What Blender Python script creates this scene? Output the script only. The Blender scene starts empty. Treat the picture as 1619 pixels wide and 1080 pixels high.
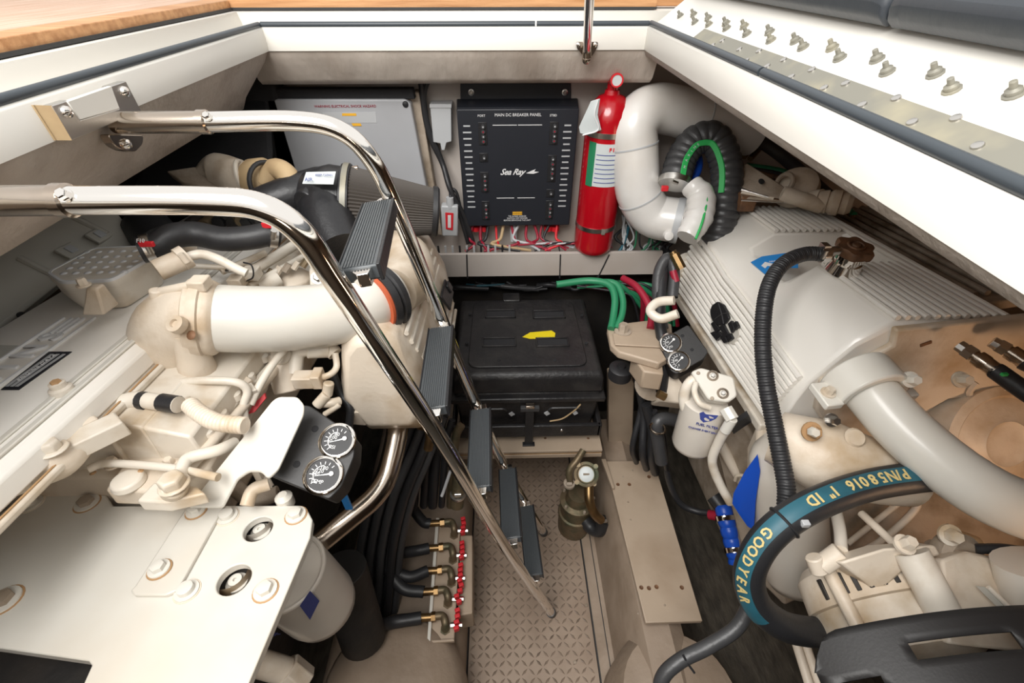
import bpy, bmesh, math, random
from mathutils import Vector as V, Matrix
random.seed(7)
S = bpy.context.scene
C = S.collection
# ------------------------------------------------------------------ camera, sky, light, exposure
F = 720.0; TH = math.radians(40.3); PS = math.radians(1.4); HC = 1.5
fw = V((math.sin(PS)*math.cos(TH), math.cos(PS)*math.cos(TH), -math.sin(TH)))
rt = V((math.cos(PS), -math.sin(PS), 0)); up = rt.cross(fw)
CAM = V((0, 0, HC))
cd = bpy.data.cameras.new('camera'); cam = bpy.data.objects.new('camera', cd); C.objects.link(cam)
cd.sensor_width = 36; cd.lens = 36*F/1619; cd.clip_start = .02
cam.matrix_world = Matrix(((rt.x, up.x, -fw.x, 0), (rt.y, up.y, -fw.y, 0), (rt.z, up.z, -fw.z, HC), (0, 0, 0, 1)))
S.camera = cam
w = bpy.data.worlds.new('sky'); S.world = w; w.use_nodes = True
wn = w.node_tree.nodes; wl = w.node_tree.links
bg = wn['Background']; bg.inputs['Strength'].default_value = 1.08
tc = wn.new('ShaderNodeTexCoord'); sp = wn.new('ShaderNodeSeparateXYZ'); cr = wn.new('ShaderNodeValToRGB')
wl.new(tc.outputs['Generated'], sp.inputs[0]); wl.new(sp.outputs['Z'], cr.inputs[0]); wl.new(cr.outputs[0], bg.inputs['Color'])
cr.color_ramp.elements[0].position = 0.0; cr.color_ramp.elements[0].color = (.62, .54, .46, 1)
cr.color_ramp.elements[1].position = .35; cr.color_ramp.elements[1].color = (1, .985, .96, 1)
def area(name, loc, aim, size, power, col):
    l = bpy.data.lights.new(name, 'AREA'); l.energy = power; l.color = col; l.size = size; l.shape = 'DISK'
    o = bpy.data.objects.new(name, l); o.location = loc
    o.rotation_euler = (V(aim)-V(loc)).to_track_quat('-Z', 'Y').to_euler(); C.objects.link(o); return o
area('overhead_daylight', (-.5, -.35, 2.5), (.15, .6, .8), 1.3, 52, (1, .98, .95))
area('warm_fill_right', (.86, .04, .92), (.8, .6, 1.0), .12, .95, (1, .60, .34))  # added warm fill for the orange tone on near faces, no fixture there
area('warm_fill_left', (-.2, -.28, 1.2), (-.3, .6, .6), .14, .35, (1, .78, .56))  # added weak warm fill towards the left engine, not a real fixture
VS = S.view_settings
VS.view_transform = 'Standard'; VS.look = 'None'; VS.gamma = 1; VS.use_curve_mapping = False; VS.exposure = 0.0
# ------------------------------------------------------------------ measuring helpers (ray through a photo pixel, met with a real plane)
def ray(x, y): return fw + rt*((x-809.5)/F) - up*((y-540)/F)
def D(x, y, d): return CAM + ray(x, y)*d
def PL(x, y, p, n):
    q = ray(x, y); return CAM + q*((V(p)-CAM).dot(n)/q.dot(n))
def Z(x, y, z): return PL(x, y, (0, 0, z), V((0, 0, 1)))
def Y(x, y, v): return PL(x, y, (0, v, 0), V((0, 1, 0)))
def X(x, y, v): return PL(x, y, (v, 0, 0), V((1, 0, 0)))
EX = V((1, 0, 0)); EY = V((0, 1, 0)); EZ = V((0, 0, 1))
T6 = math.radians(6)
EA = V((0, math.cos(T6), -math.sin(T6))); EN = V((0, math.sin(T6), math.cos(T6)))   # engine axis and engine up
# ------------------------------------------------------------------ materials
def mat(name, col, rough=.5, metal=0.0, col2=None, scale=8, lo=.45, hi=.7, bump=0.0, bscale=60, coat=0.0, stretch=None, detail=4):
    m = bpy.data.materials.new(name); m.use_nodes = True; n = m.node_tree.nodes; l = m.node_tree.links
    b = n['Principled BSDF']; b.inputs['Roughness'].default_value = rough; b.inputs['Metallic'].default_value = metal
    b.inputs['Base Color'].default_value = (*col, 1)
    if coat: b.inputs['Coat Weight'].default_value = coat; b.inputs['Coat Roughness'].default_value = .12
    t = n.new('ShaderNodeTexCoord'); mp = n.new('ShaderNodeMapping'); l.new(t.outputs['Object'], mp.inputs[0])
    if stretch: mp.inputs['Scale'].default_value = stretch
    if col2:
        k = n.new('ShaderNodeTexNoise'); k.inputs['Scale'].default_value = scale; k.inputs['Detail'].default_value = detail; l.new(mp.outputs[0], k.inputs[0])
        r = n.new('ShaderNodeValToRGB'); r.color_ramp.elements[0].position = lo; r.color_ramp.elements[1].position = hi
        r.color_ramp.elements[0].color = (*col, 1); r.color_ramp.elements[1].color = (*col2, 1)
        l.new(k.outputs[0], r.inputs[0]); l.new(r.outputs[0], b.inputs['Base Color'])
    if bump:
        k = n.new('ShaderNodeTexNoise'); k.inputs['Scale'].default_value = bscale; k.inputs['Detail'].default_value = 5; l.new(mp.outputs[0], k.inputs[0])
        u = n.new('ShaderNodeBump'); u.inputs['Strength'].default_value = bump; u.inputs['Distance'].default_value = .004
        l.new(k.outputs[0], u.inputs['Height']); l.new(u.outputs[0], b.inputs['Normal'])
    return m
M = dict(
 gel=mat('white_gelcoat', (.76, .735, .68), .34, bump=.03, bscale=30),
 gelb=mat('beige_gelcoat', (.34, .262, .197), .55, col2=(.22, .16, .11), scale=9, lo=.4, hi=.8, bump=.35, bscale=70),
 liner=mat('textured_underside', (.47, .41, .355), .6, col2=(.38, .32, .27), scale=14, bump=.6, bscale=90),
 wrin=mat('wrinkled_liner', (.56, .50, .44), .45, col2=(.40, .34, .29), scale=9, bump=1.0, bscale=34, stretch=(1, .4, .4)),
 bulk=mat('bulkhead_paint', (.50, .45, .41), .5, col2=(.36, .27, .20), scale=3, lo=.5, hi=.9, bump=.1),
 teak=mat('teak', (.62, .33, .15), .5, col2=(.42, .19, .07), scale=6, lo=.35, hi=.7, bump=.2, bscale=50, stretch=(1, 14, 14)),
 teakp=mat('pale_teak', (.66, .47, .36), .55, col2=(.50, .31, .20), scale=6, lo=.3, hi=.75, bump=.15, stretch=(14, 1, 14)),  # paler variant of the teak for most deck planks
 caulk=mat('black_caulk', (.03, .03, .03), .6),
 seal=mat('rubber_seal', (.045, .055, .065), .38),
 paint=mat('engine_white', (.72, .66, .57), .38, col2=(.42, .30, .17), scale=11, detail=9, lo=.47, hi=.70, bump=.12, bscale=45),
 paintc=mat('clean_white_paint', (.67, .645, .585), .33, bump=.05, bscale=40, coat=.2, col2=(.61, .555, .47), scale=5),
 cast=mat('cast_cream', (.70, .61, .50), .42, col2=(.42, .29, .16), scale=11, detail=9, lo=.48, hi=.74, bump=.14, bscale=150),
 castd=mat('grimy_casting', (.40, .33, .26), .6, col2=(.20, .15, .10), scale=16, lo=.4, hi=.7, bump=.6, bscale=60),
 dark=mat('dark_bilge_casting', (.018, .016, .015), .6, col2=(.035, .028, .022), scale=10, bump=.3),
 hull=mat('greasy_hull', (.10, .085, .065), .5, col2=(.045, .038, .03), scale=18, lo=.35, hi=.7, bump=.5, bscale=40, stretch=(3, 1, 1)),
 foam=mat('black_foam', (.018, .018, .02), .9, bump=.4, bscale=80),
 chrome=mat('polished_stainless', (.86, .83, .79), .09, 1.0),
 steel=mat('brushed_stainless', (.62, .60, .57), .28, 1.0, bump=.1, bscale=80, stretch=(1, 10, 1)),
 steeld=mat('tarnished_stainless', (.50, .43, .36), .2, 1.0, col2=(.34, .26, .20), scale=6),
 hinge=mat('hinge_steel', (.26, .25, .21), .45, .35, col2=(.42, .38, .27), scale=12, lo=.5, hi=.75),
 brass=mat('tarnished_brass', (.27, .17, .075), .35, .9, col2=(.16, .10, .05), scale=30, lo=.4, hi=.7),
 bronze=mat('old_bronze', (.20, .15, .09), .5, .6, col2=(.09, .10, .06), scale=25, bump=.4),
 rub=mat('black_rubber', (.022, .022, .024), .45, bump=.15, bscale=80),
 rubg=mat('grey_black_rubber', (.05, .05, .052), .4, bump=.2, bscale=90),
 plas=mat('black_plastic', (.018, .018, .02), .38, bump=.2, bscale=120),
 plasb=mat('battery_box_plastic', (.016, .015, .016), .42, bump=.35, bscale=90, col2=(.03, .028, .027), scale=20),
 navy=mat('panel_black', (.016, .018, .024), .42, bump=.05),
 tread=mat('tread_rubber', (.062, .070, .076), .36),
 red=mat('extinguisher_red', (.42, .003, .010), .25, coat=.5),
 redp=mat('red_plastic', (.65, .02, .03), .4),
 redd=mat('dark_red_cable', (.30, .01, .03), .45),
 orange=mat('orange_clamp', (.55, .11, .04), .5),
 green=mat('green_cable', (.02, .20, .09), .45),
 greenb=mat('green_stripe', (.03, .42, .10), .5),
 blue=mat('blue_plastic', (.01, .08, .50), .35),
 bluel=mat('blue_sticker', (.015, .22, .60), .4),
 teal=mat('teal_stripe', (.022, .11, .15), .5, col2=(.015, .06, .08), scale=20),
 gold=mat('gold_print', (.62, .48, .20), .5),
 yellow=mat('yellow_tape', (.78, .62, .01), .5),
 yell2=mat('warning_yellow', (.8, .42, .03), .5),
 white=mat('white_print', (.72, .72, .72), .5),
 lab=mat('label_grey_white', (.58, .62, .62), .35),
 pvc=mat('white_pvc', (.70, .68, .65), .28, col2=(.60, .56, .51), scale=6, coat=.3),
 grey=mat('grey_painted_panel', (.40, .41, .43), .38, col2=(.34, .34, .35), scale=3),
 greyd=mat('grey_cover', (.50, .49, .44), .5, col2=(.42, .40, .35), scale=5),
 lgrey=mat('light_grey_plastic', (.45, .46, .47), .4),
 deckp=mat('tread_plate_paint', (.37, .283, .215), .42, col2=(.25, .18, .13), scale=7, lo=.4, hi=.75, bump=.05),
 lug=mat('tread_plate_lug', (.27, .205, .155), .4, col2=(.16, .12, .09), scale=20),
 board=mat('painted_board', (.43, .337, .25), .5, col2=(.34, .255, .18), scale=6, bump=.12),
 ply=mat('plywood_edge', (.45, .30, .16), .6, col2=(.30, .17, .08), scale=20),
 vinyl=mat('navy_vinyl', (.045, .052, .062), .4, bump=.1),
 glass=mat('gauge_face', (.02, .02, .022), .55),
 pleat=mat('filter_pleats', (.07, .06, .052), .7),
 tan=mat('tan_cork', (.50, .36, .20), .6, col2=(.38, .26, .14), scale=20),
 rust=mat('rusty_cap', (.20, .10, .05), .6, .3, col2=(.09, .05, .03), scale=40, bump=.5),
 rustb=mat('rust_stain', (.42, .25, .12), .7),
 guard=mat('belt_guard_black', (.017, .016, .016), .5, bump=.06, bscale=300),
 cover=mat('housing_white', (.86, .83, .77), .3, coat=.35, col2=(.80, .75, .68), scale=3, bump=.04, bscale=50),
 filt=mat('filter_can_white', (.66, .61, .54), .3, col2=(.58, .52, .45), scale=5, coat=.3),
 print_=mat('blue_grey_print', (.05, .07, .28), .5),
 plate_=mat('data_plate_black', (.02, .02, .025), .45),
)
# ------------------------------------------------------------------ mesh building
class G:
    def __init__(s): s.v = []; s.f = []; s.mi = []; s.m = 0
    def add(s, vs, fs):
        o = len(s.v); s.v += [V(p) for p in vs]; s.f += [tuple(i+o for i in f) for f in fs]; s.mi += [s.m]*len(fs); return s
    def box(s, c, h, ax=(EX, EY, EZ)):
        c = V(c); vs = [c+ax[0]*(h[0]*i)+ax[1]*(h[1]*j)+ax[2]*(h[2]*k) for i in (-1, 1) for j in (-1, 1) for k in (-1, 1)]
        return s.add(vs, [(0, 1, 3, 2), (4, 6, 7, 5), (0, 4, 5, 1), (2, 3, 7, 6), (0, 2, 6, 4), (1, 5, 7, 3)])
    def bb(s, a, b): a = V(a); b = V(b); return s.box((a+b)/2, tuple(abs(x)/2 for x in (b-a)))
    def prism(s, pts, off):
        n = len(pts); pts = [V(p) for p in pts]; off = V(off)
        return s.add(pts+[p+off for p in pts], [tuple(range(n)), tuple(range(2*n-1, n-1, -1))]+[(i, i+n, (i+1) % n+n, (i+1) % n) for i in range(n)])
    def loft(s, secs, cap=True):
        n = len(secs[0]); vs = [p for q in secs for p in q]; fs = []
        for k in range(len(secs)-1):
            for i in range(n):
                j = (i+1) % n; fs.append((k*n+i, k*n+j, (k+1)*n+j, (k+1)*n+i))
        if cap: fs += [tuple(range(n-1, -1, -1)), tuple(range((len(secs)-1)*n, len(secs)*n))]
        return s.add(vs, fs)
    def lathe(s, c, ax, prof, n=24, cap=True):     # prof: (distance along axis, radius)
        c = V(c); ax = V(ax).normalized(); t = V((1, 0, 0)) if abs(ax.x) < .8 else V((0, 1, 0))
        a = ax.cross(t).normalized(); b = ax.cross(a)
        return s.loft([[c+ax*h+(a*math.cos(2*math.pi*i/n)+b*math.sin(2*math.pi*i/n))*max(r, 1e-5) for i in range(n)] for h, r in prof], cap)
    def cyl(s, p, q, r, r2=None, n=20):
        p = V(p); q = V(q); L = (q-p).length; return s.lathe(p, q-p, [(0, r), (L, r2 if r2 is not None else r)], n)
    def ball(s, c, r, n=12, sq=1): return s.lathe(c, EZ, [(r*sq*math.sin(t), r*math.cos(t)) for t in [(-.5+k/(n/2))*math.pi for k in range(n//2+1)]], n)
    def torus(s, c, ax, R, r, n=28, k=8, a0=0, a1=None):
        c = V(c); ax = V(ax).normalized(); t = V((1, 0, 0)) if abs(ax.x) < .8 else V((0, 1, 0)); a = ax.cross(t).normalized(); b = ax.cross(a)
        full = a1 is None; a1 = 2*math.pi if full else a1
        secs = []
        for i in range(n+1):
            u = a0+(a1-a0)*i/n; d = a*math.cos(u)+b*math.sin(u)
            secs.append([c+d*R+(d*math.cos(2*math.pi*j/k)+ax*math.sin(2*math.pi*j/k))*r for j in range(k)])
        return s.loft(secs, not full)
    def tube(s, path, r, n=14, seg=6, smooth=True, cap=True, rf=None, step=None):
        P = [V(p) for p in path]
        if smooth and len(P) > 2: P = catmull(P, seg)
        if step: P = resample(P, step)
        fr = frames(P); acc = 0; secs = []
        R = r if isinstance(r, (list, tuple)) else None
        for i, (p, a, b) in enumerate(fr):
            if i: acc += (P[i]-P[i-1]).length
            if R: x = i/(len(fr)-1)*(len(R)-1); k = min(int(x), len(R)-2); rr = R[k]+(R[k+1]-R[k])*(x-k)
            else: rr = r
            if rf: rr *= rf(acc)
            secs.append([p+(a*math.cos(2*math.pi*j/n)+b*math.sin(2*math.pi*j/n))*rr for j in range(n)])
        return s.loft(secs, cap)
    def bolt(s, p, ax, r, h, washer=1.5, n=6):
        p = V(p); ax = V(ax).normalized()
        if washer: s.lathe(p, ax, [(0, r*washer), (h*.25, r*washer)], 16)
        s.lathe(p+ax*h*.2, ax, [(0, r), (h*.8, r), (h, r*.8)], n); return s
def catmull(P, seg):
    out = []
    for i in range(len(P)-1):
        a = P[i-1] if i else P[0]*2-P[1]; b = P[i]; c = P[i+1]; d = P[i+2] if i+2 < len(P) else P[-1]*2-P[-2]
        for k in range(seg):
            t = k/seg; out.append(.5*((2*b)+(c-a)*t+(2*a-5*b+4*c-d)*t*t+(3*b-3*c+d-a)*t**3))
    out.append(P[-1]); return out
def resample(P, step):
    L = [0]
    for i in range(1, len(P)): L.append(L[-1]+(P[i]-P[i-1]).length)
    n = max(2, int(L[-1]/step)); out = []; k = 0
    for i in range(n+1):
        t = L[-1]*i/n
        while k < len(P)-2 and L[k+1] < t: k += 1
        u = (t-L[k])/max(1e-9, L[k+1]-L[k]); out.append(P[k].lerp(P[k+1], u))
    return out
def frames(P):
    T = []
    for i in range(len(P)):
        a = P[max(0, i-1)]; b = P[min(len(P)-1, i+1)]; T.append((b-a).normalized())
    t = V((0, 0, 1)) if abs(T[0].z) < .9 else V((0, 1, 0)); a = T[0].cross(t).normalized(); out = []
    for i, p in enumerate(P):
        a = (a-T[i]*a.dot(T[i])).normalized(); out.append((p, a, T[i].cross(a)))
    return out
def fillet(P, rad, seg=6):
    P = [V(p) for p in P]; out = [P[0]]
    for i in range(1, len(P)-1):
        a = (P[i-1]-P[i]); b = (P[i+1]-P[i]); r = min(rad, a.length*.45, b.length*.45)
        p = P[i]+a.normalized()*r; q = P[i]+b.normalized()*r
        for k in range(seg+1): t = k/seg; out.append(p*(1-t)**2+P[i]*2*t*(1-t)+q*t*t)
    out.append(P[-1]); return out
def obj(name, g, m, parent=None, bevel=0, smooth=40, seg=2):
    me = bpy.data.meshes.new(name)
    if isinstance(g, G):
        me.from_pydata([tuple(p) for p in g.v], [], g.f)
        ms = m if isinstance(m, list) else [m]
        for q in ms: me.materials.append(M[q])
        if len(ms) > 1: me.polygons.foreach_set('material_index', g.mi)
        bm = bmesh.new(); bm.from_mesh(me); bmesh.ops.recalc_face_normals(bm, faces=bm.faces); bm.to_mesh(me); bm.free()
    else:
        me = g; me.name = name; me.materials.clear(); me.materials.append(M[m])
    if smooth:
        me.polygons.foreach_set('use_smooth', [True]*len(me.polygons)); me.set_sharp_from_angle(angle=math.radians(smooth))
    o = bpy.data.objects.new(name, me); C.objects.link(o); o.parent = parent
    if bevel:
        b = o.modifiers.new('bevel', 'BEVEL'); b.width = bevel; b.segments = seg; b.limit_method = 'ANGLE'; b.angle_limit = math.radians(35); b.harden_normals = False
    return o
def tag(o, label=None, cat=None, group=None, kind=None):
    for k, v in (('label', label), ('category', cat), ('group', group), ('kind', kind)):
        if v: o[k] = v
    return o
def thing(name, label, cat, group=None):
    o = bpy.data.objects.new(name, None); o.empty_display_size = .02; C.objects.link(o); return tag(o, label, cat, group)
def struct(name, g, m, bevel=0, **k): return tag(obj(name, g, m, None, bevel, **k), kind='structure')
_tc = {}
def text(s, o, r, u, size, m, parent, name='lettering', thick=.0004, shear=0, mir=False, bold=0, spacing=1.0):
    """lettering standing on a real surface: origin o is the middle of the line, r the reading direction, u up"""
    r = V(r).normalized(); u = V(u).normalized(); n = r.cross(u)
    cu = bpy.data.curves.new('t', 'FONT'); cu.body = s; cu.size = size; cu.extrude = thick; cu.align_x = 'CENTER'; cu.align_y = 'CENTER'; cu.shear = shear; cu.offset = bold; cu.resolution_u = 2; cu.space_character = spacing
    ob = bpy.data.objects.new('t', cu); C.objects.link(ob)
    me = bpy.data.meshes.new_from_object(ob.evaluated_get(bpy.context.evaluated_depsgraph_get()))
    bpy.data.objects.remove(ob); bpy.data.curves.remove(cu)
    me.transform(Matrix(((r.x, u.x, n.x, o[0]), (r.y, u.y, n.y, o[1]), (r.z, u.z, n.z, o[2]), (0, 0, 0, 1))))
    return obj(name, me, m, parent, 0, 0)
def slab(name, px, pt, n, th, m, parent=None, bevel=0, **k):
    """plate: outline met with the plane (pt, n), given real thickness away from the viewer side"""
    return obj(name, G().prism([PL(x, y, pt, n) for x, y in px], -V(n)*th), m, parent, bevel, **k)
def rpoly(P, rad, seg=5):
    P = [V(p) for p in P]; n = len(P); out = []
    for i in range(n):
        a = P[i-1]-P[i]; b = P[(i+1) % n]-P[i]; r = min(rad, a.length*.45, b.length*.45)
        p = P[i]+a.normalized()*r; q = P[i]+b.normalized()*r
        for k in range(seg+1): t = k/seg; out.append(p*(1-t)**2+P[i]*2*t*(1-t)+q*t*t)
    return out
def DP(*l): return [D(*p) for p in l]
def clampband(path_pt, ax, r, parent, m='steel', wdt=.006, name='hose_clamp', screw=True):
    g = G(); ax = V(ax).normalized(); g.lathe(V(path_pt)-ax*wdt, ax, [(0, r), (0, r*1.05), (wdt*2, r*1.05), (wdt*2, r)], 24)
    if screw:
        s_ = ax.cross(EY).normalized() if abs(ax.y) < .9 else ax.cross(EX).normalized()
        p = V(path_pt)+(CAM-V(path_pt)).normalized()*r*1.1; g.cyl(p-s_*.008, p+s_*.008, .005, n=10)
    return obj(name, g, m, parent)
# ================================================================== THE SETTING
XL, XR, YF, YN = -.512, .328, 1.205, -.42       # hatch opening
ZC, ZS, ZD = 1.337, 1.381, 1.406                  # coaming foot, seal lip, deck riser top
YB = 1.37
g = G(); g.bb((-1.35, YB, -.05), (1.45, YB+.05, 1.36)); struct('wall_far', g, 'bulk')
g = G(); g.bb((-1.35, YB-.03, -.05), (1.45, YB-.001, .70)); struct('wall_far_lower', g, 'dark')  # dark sheet added over the bulkhead to blacken the space below the tray
g = G(); g.bb((-1.4, YN-.35, -.1), (-1.35, YB+.05, 1.36)); struct('wall_left', g, 'gelb')
g = G(); g.bb((1.45, YN-.35, -.1), (1.5, YB+.05, 1.36)); struct('wall_right', g, 'gelb')
g = G(); g.bb((-1.4, YN-.4, -.1), (1.5, YN-.35, 1.36)); struct('wall_near', g, 'gelb')
g = G(); g.bb((-1.4, YN-.4, -.14), (1.5, YB+.05, -.06)); struct('floor', g, 'hull')
# underside of the cockpit deck around the opening
def deckring(name, z0, z1, off, m, outer, bev=0):
    g = G(); a = (XL-off, YN-off); b = (XR+off, YF+off)
    g.bb((outer[0], outer[2], z0), (a[0], outer[3], z1)); g.bb((b[0], outer[2], z0), (outer[1], outer[3], z1))
    g.bb((a[0], b[1], z0), (b[0], outer[3], z1)); g.bb((a[0], outer[2], z0), (b[0], a[1], z1)); return struct(name, g, m, bev)
deckring('ceiling', 1.345, 1.375, .12, 'gelb', (-1.4, 1.5, YN-.4, YB+.05))
# coaming: a lip, its inner face and the gutter, one run per side
sec = [(0, ZC), (0, ZS-.004), (.004, ZS), (.016, ZS), (.024, ZS-.012), (.07, ZS-.010), (.082, ZD-.004), (.16, ZD), (.16, ZD-.012), (.10, ZC+.02), (.10, ZC)]
def ringrun(pts2, sec):      # mitred run; pts2 = (x, y, outx, outy)
    return [[V((x+ox*o, y+oy*o, z)) for o, z in sec] for x, y, ox, oy in pts2]
cn = [(XL, YN, -1, -1), (XL, YF, -1, 1), (XR, YF, 1, 1), (XR, YN, 1, -1)]
for nm, (i, j) in (('trim_1', (0, 1)), ('trim_2', (1, 2)), ('trim_3', (2, 3)), ('trim_4', (3, 0))):
    struct(nm, G().loft(ringrun([cn[i], cn[j]], sec)), 'gel', smooth=50)
# liner skirts below the coaming
sk = G().loft([[V((XL-.004, y, ZC-.001)), V((XL-.016, y, ZC-.02)), V((XL-.085, y, 1.245)), V((XL-.10, y, 1.22)), V((XL-.12, y, 1.22)), V((XL-.12, y, 1.344)), V((XL-.101, y, 1.344)), V((XL-.101, y, ZC-.001))] for y in (YN, YF+.0)])
struct('wall_left_skirt', sk, 'liner', smooth=60)
sk = G().loft([[V((XR+.003, y, ZC-.001)), V((XR+.008, y, ZC-.012)), V((XR+.024, y, 1.319)), V((XR+.06, y, 1.317)), V((XR+.06, y, ZC-.001))] for y in (YN, YF+.01)])
struct('wall_right_skirt', sk, 'liner', smooth=60)
sec2 = []
for k in range(25):
    x = XL+(XR-XL+.10)*k/24-.06; d = .004*math.sin(k*2.3)+.002*math.sin(k*5.1)
    sec2.append([V((x, YF+.004, ZC-.001)), V((x, YF+.01+d*.5, ZC-.018)), V((x, YF+.022+d, 1.305)), V((x, YF+.035+d, 1.275)), V((x, YF+.05, 1.262)), V((x, YF+.12, 1.268)), V((x, YF+.12, ZC-.001))])
struct('wall_far_skirt', G().loft(sec2), 'wrin', smooth=70)
# rubber seal seated on the lip, in cut lengths
def seal(p, q, label):
    p = V(p); q = V(q); d = (q-p).normalized(); sd = d.cross(EZ)
    o = obj('rubber_seal', G().tube([p, q], .0058, n=10, smooth=False), 'seal'); return tag(o, label, 'seal', None)
seal((XL-.008, YN, ZS+.004), (XL-.008, YF+.004, ZS+.004), 'black rubber hatch seal along the left coaming lip')
seal((XL-.004, YF+.008, ZS+.004), (.08, YF+.008, ZS+.004), 'black rubber seal on the far coaming lip left of the gas strut')
seal((.084, YF+.008, ZS+.004), (XR+.004, YF+.008, ZS+.004), 'black rubber seal on the far coaming lip right of the gas strut')
seal((XR+.008, YF+.004, ZS+.005), (XR+.008, .66, ZS+.005), 'far length of the black rubber seal on the right coaming')
seal((XR+.008, .655, ZS+.005), (XR+.008, YN, ZS+.005), 'near length of the black rubber seal on the right coaming')
# teak deck
tk = struct('deck_teak_floor', G().bb((-1.6, YN-.4, ZD-.02), (XL-.12, 2.3, ZD-.001)).bb((XL-.12, YF+.12, ZD-.02), (XR+.5, 2.3, ZD-.001)), 'caulk')
zt = ZD+.017
def plank(a, b, m, nm='plank'): return obj(nm, G().bb(a, b), m, tk, .0015)
plank((XL-.155, YN-.3, ZD-.001), (XL-.098, YF+.094, zt), 'teak', 'margin_plank')
plank((XL-.155, YF+.098, ZD-.001), (XR+.04, YF+.150, zt), 'teak', 'margin_plank')
for k in range(9): x = XL-.159-k*.052; plank((x-.049, YN-.3, ZD), (x, 2.2, zt), 'teakp')
for k in range(10): y = YF+.154+k*.052; plank((XL-.155, y, ZD), (XR+.5, y+.049, zt), 'teak' if k % 3 == 0 else 'teakp')
obj('caulk_seam', G().bb((XL-.098, YN-.3, ZD-.002), (XL-.094, YF+.09, ZD+.003)).bb((XL-.098, YF+.093, ZD-.002), (XR+.04, YF+.097, ZD+.003)), 'caulk', tk)

# ================================================================== OPEN HATCH LID (right)
lid = thing('hatch_lid', 'open white fibreglass hatch lid with two rows of bolts and a dark padded cushion', 'hatch')
LB = V((XR+.026, 0, ZS-.006)); LA = math.radians(38); LV = V((math.cos(LA), 0, math.sin(LA))); LN = V((-math.sin(LA), 0, math.cos(LA)))
def LP(x, y, h=0): return PL(x, y, LB+LN*h, LN)
def LU(y, s, h=0): return V((LB.x, y, LB.z))+LV*s+LN*h
lp = lambda x, y: (LP(x, y)-LB).dot(LV)
obj('panel', G().loft([[LU(y, -.004), LU(y, .5), LU(y, .5, -.05), LU(y, -.004, -.02)] for y in (YN, YF+.06)]), 'gel', lid, .004)
# hinge strip
hs0 = .0; hs1 = lp(1600, 222)
obj('hinge_leaf', G().loft([[LU(y, hs0, .003), LU(y, hs1, .003), LU(y, hs1, 0), LU(y, hs0, 0)] for y in (YN, 1.0)]), 'hinge', lid)
0 and obj('hinge_barrel', G().cyl(LU(YN, hs0-.006, .004), LU(1.02, hs0-.006, .004), .006, n=12), 'hinge', lid)
for x, y in ((1128, 74), (1181, 99), (1214, 108), (1252, 125), (1304, 143), (1418, 160), (1512, 192), (1546, 236), (1338, 136), (1285, 114), (1201, 84), (1170, 81), (1364, 170), (1443, 198), (1240, 98), (1143, 67)):
    p = LP(x, y); obj('hinge_screw', G().lathe(p+LN*.003, LN, [(0, .0045), (.0015, .004), (.002, .002)], 10), 'steel', lid)
for x, y in ((1076, 26), (1097, 24), (1099, 36), (1120, 30), (1121, 40), (1148, 38), (1149, 46), (1177, 43), (1181, 55), (1217, 52), (1219, 65), (1258, 66), (1270, 76), (1316, 77), (1328, 93), (1387, 95), (1403, 115), (1479, 118), (1505, 143), (1603, 150)):
    p = LP(x, y); obj('bolt', G().lathe(p, LN, [(0, .0072), (.0015, .0072), (.002, .0055), (.005, .0055), (.0055, .0045), (.0065, .0028), (.012, .0026), (.0125, .0015)], 10), 'hinge', lid)
c0 = lp(1600, 92); 
for (x0, x1, nm) in ((1150, 1352, 'cushion'), (1366, 1619, 'cushion')):
    pass
cs = []
for t in range(13):
    a = -math.pi/2+math.pi*t/12*1.0
    cs.append((c0+.035-.035*math.cos(a*1.0) if a < 0 else c0+.0, 0))
def cushion(y0, y1):
    pr = [(c0+.0, .004), (c0-.004, .02), (c0+.002, .036), (c0+.02, .046), (c0+.07, .05), (c0+.24, .05), (c0+.24, .004)]
    return obj('cushion', G().loft([[LU(y, s_, h*k+.002) for s_, h in pr] for y, k in ((y0, .75), (y0+.006, .93), (y0+.02, 1), (y1-.02, 1), (y1-.006, .93), (y1, .75))]), 'vinyl', lid, .004)
yc = LP(1358, 40, .03).y
cushion(yc+.003, YF+.05); cushion(YN, yc-.003)
# gas strut
st = thing('gas_strut', 'polished gas strut rising from a small bracket on the far coaming', 'strut')
q = Y(927, 78, YF-.012)
obj('mounting_plate', G().prism(rpoly([Y(x, y, YF-.001) for x, y in ((911, 66), (945, 66), (944, 74), (936, 88), (922, 88), (912, 76))], .003), (0, -.004, 0)), 'steeld', st)
for x in (914, 941): obj('screw', G().lathe(Y(x, 71, YF-.005), -EY, [(0, .005), (.002, .0045), (.003, .002)], 12), 'chrome', st)
obj('ball_socket', G().cyl(Y(928, 92, YF-.022), Y(928, 78, YF-.022), .010).ball(Y(927, 94, YF-.022), .010), 'steeld', st)
obj('cylinder_tube', G().cyl(Y(928, 80, YF-.022), Y(928, 80, YF-.022)+(D(940, -160, .62)-Y(928, 80, YF-.022))*.75, .0092), 'chrome', st)
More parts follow.
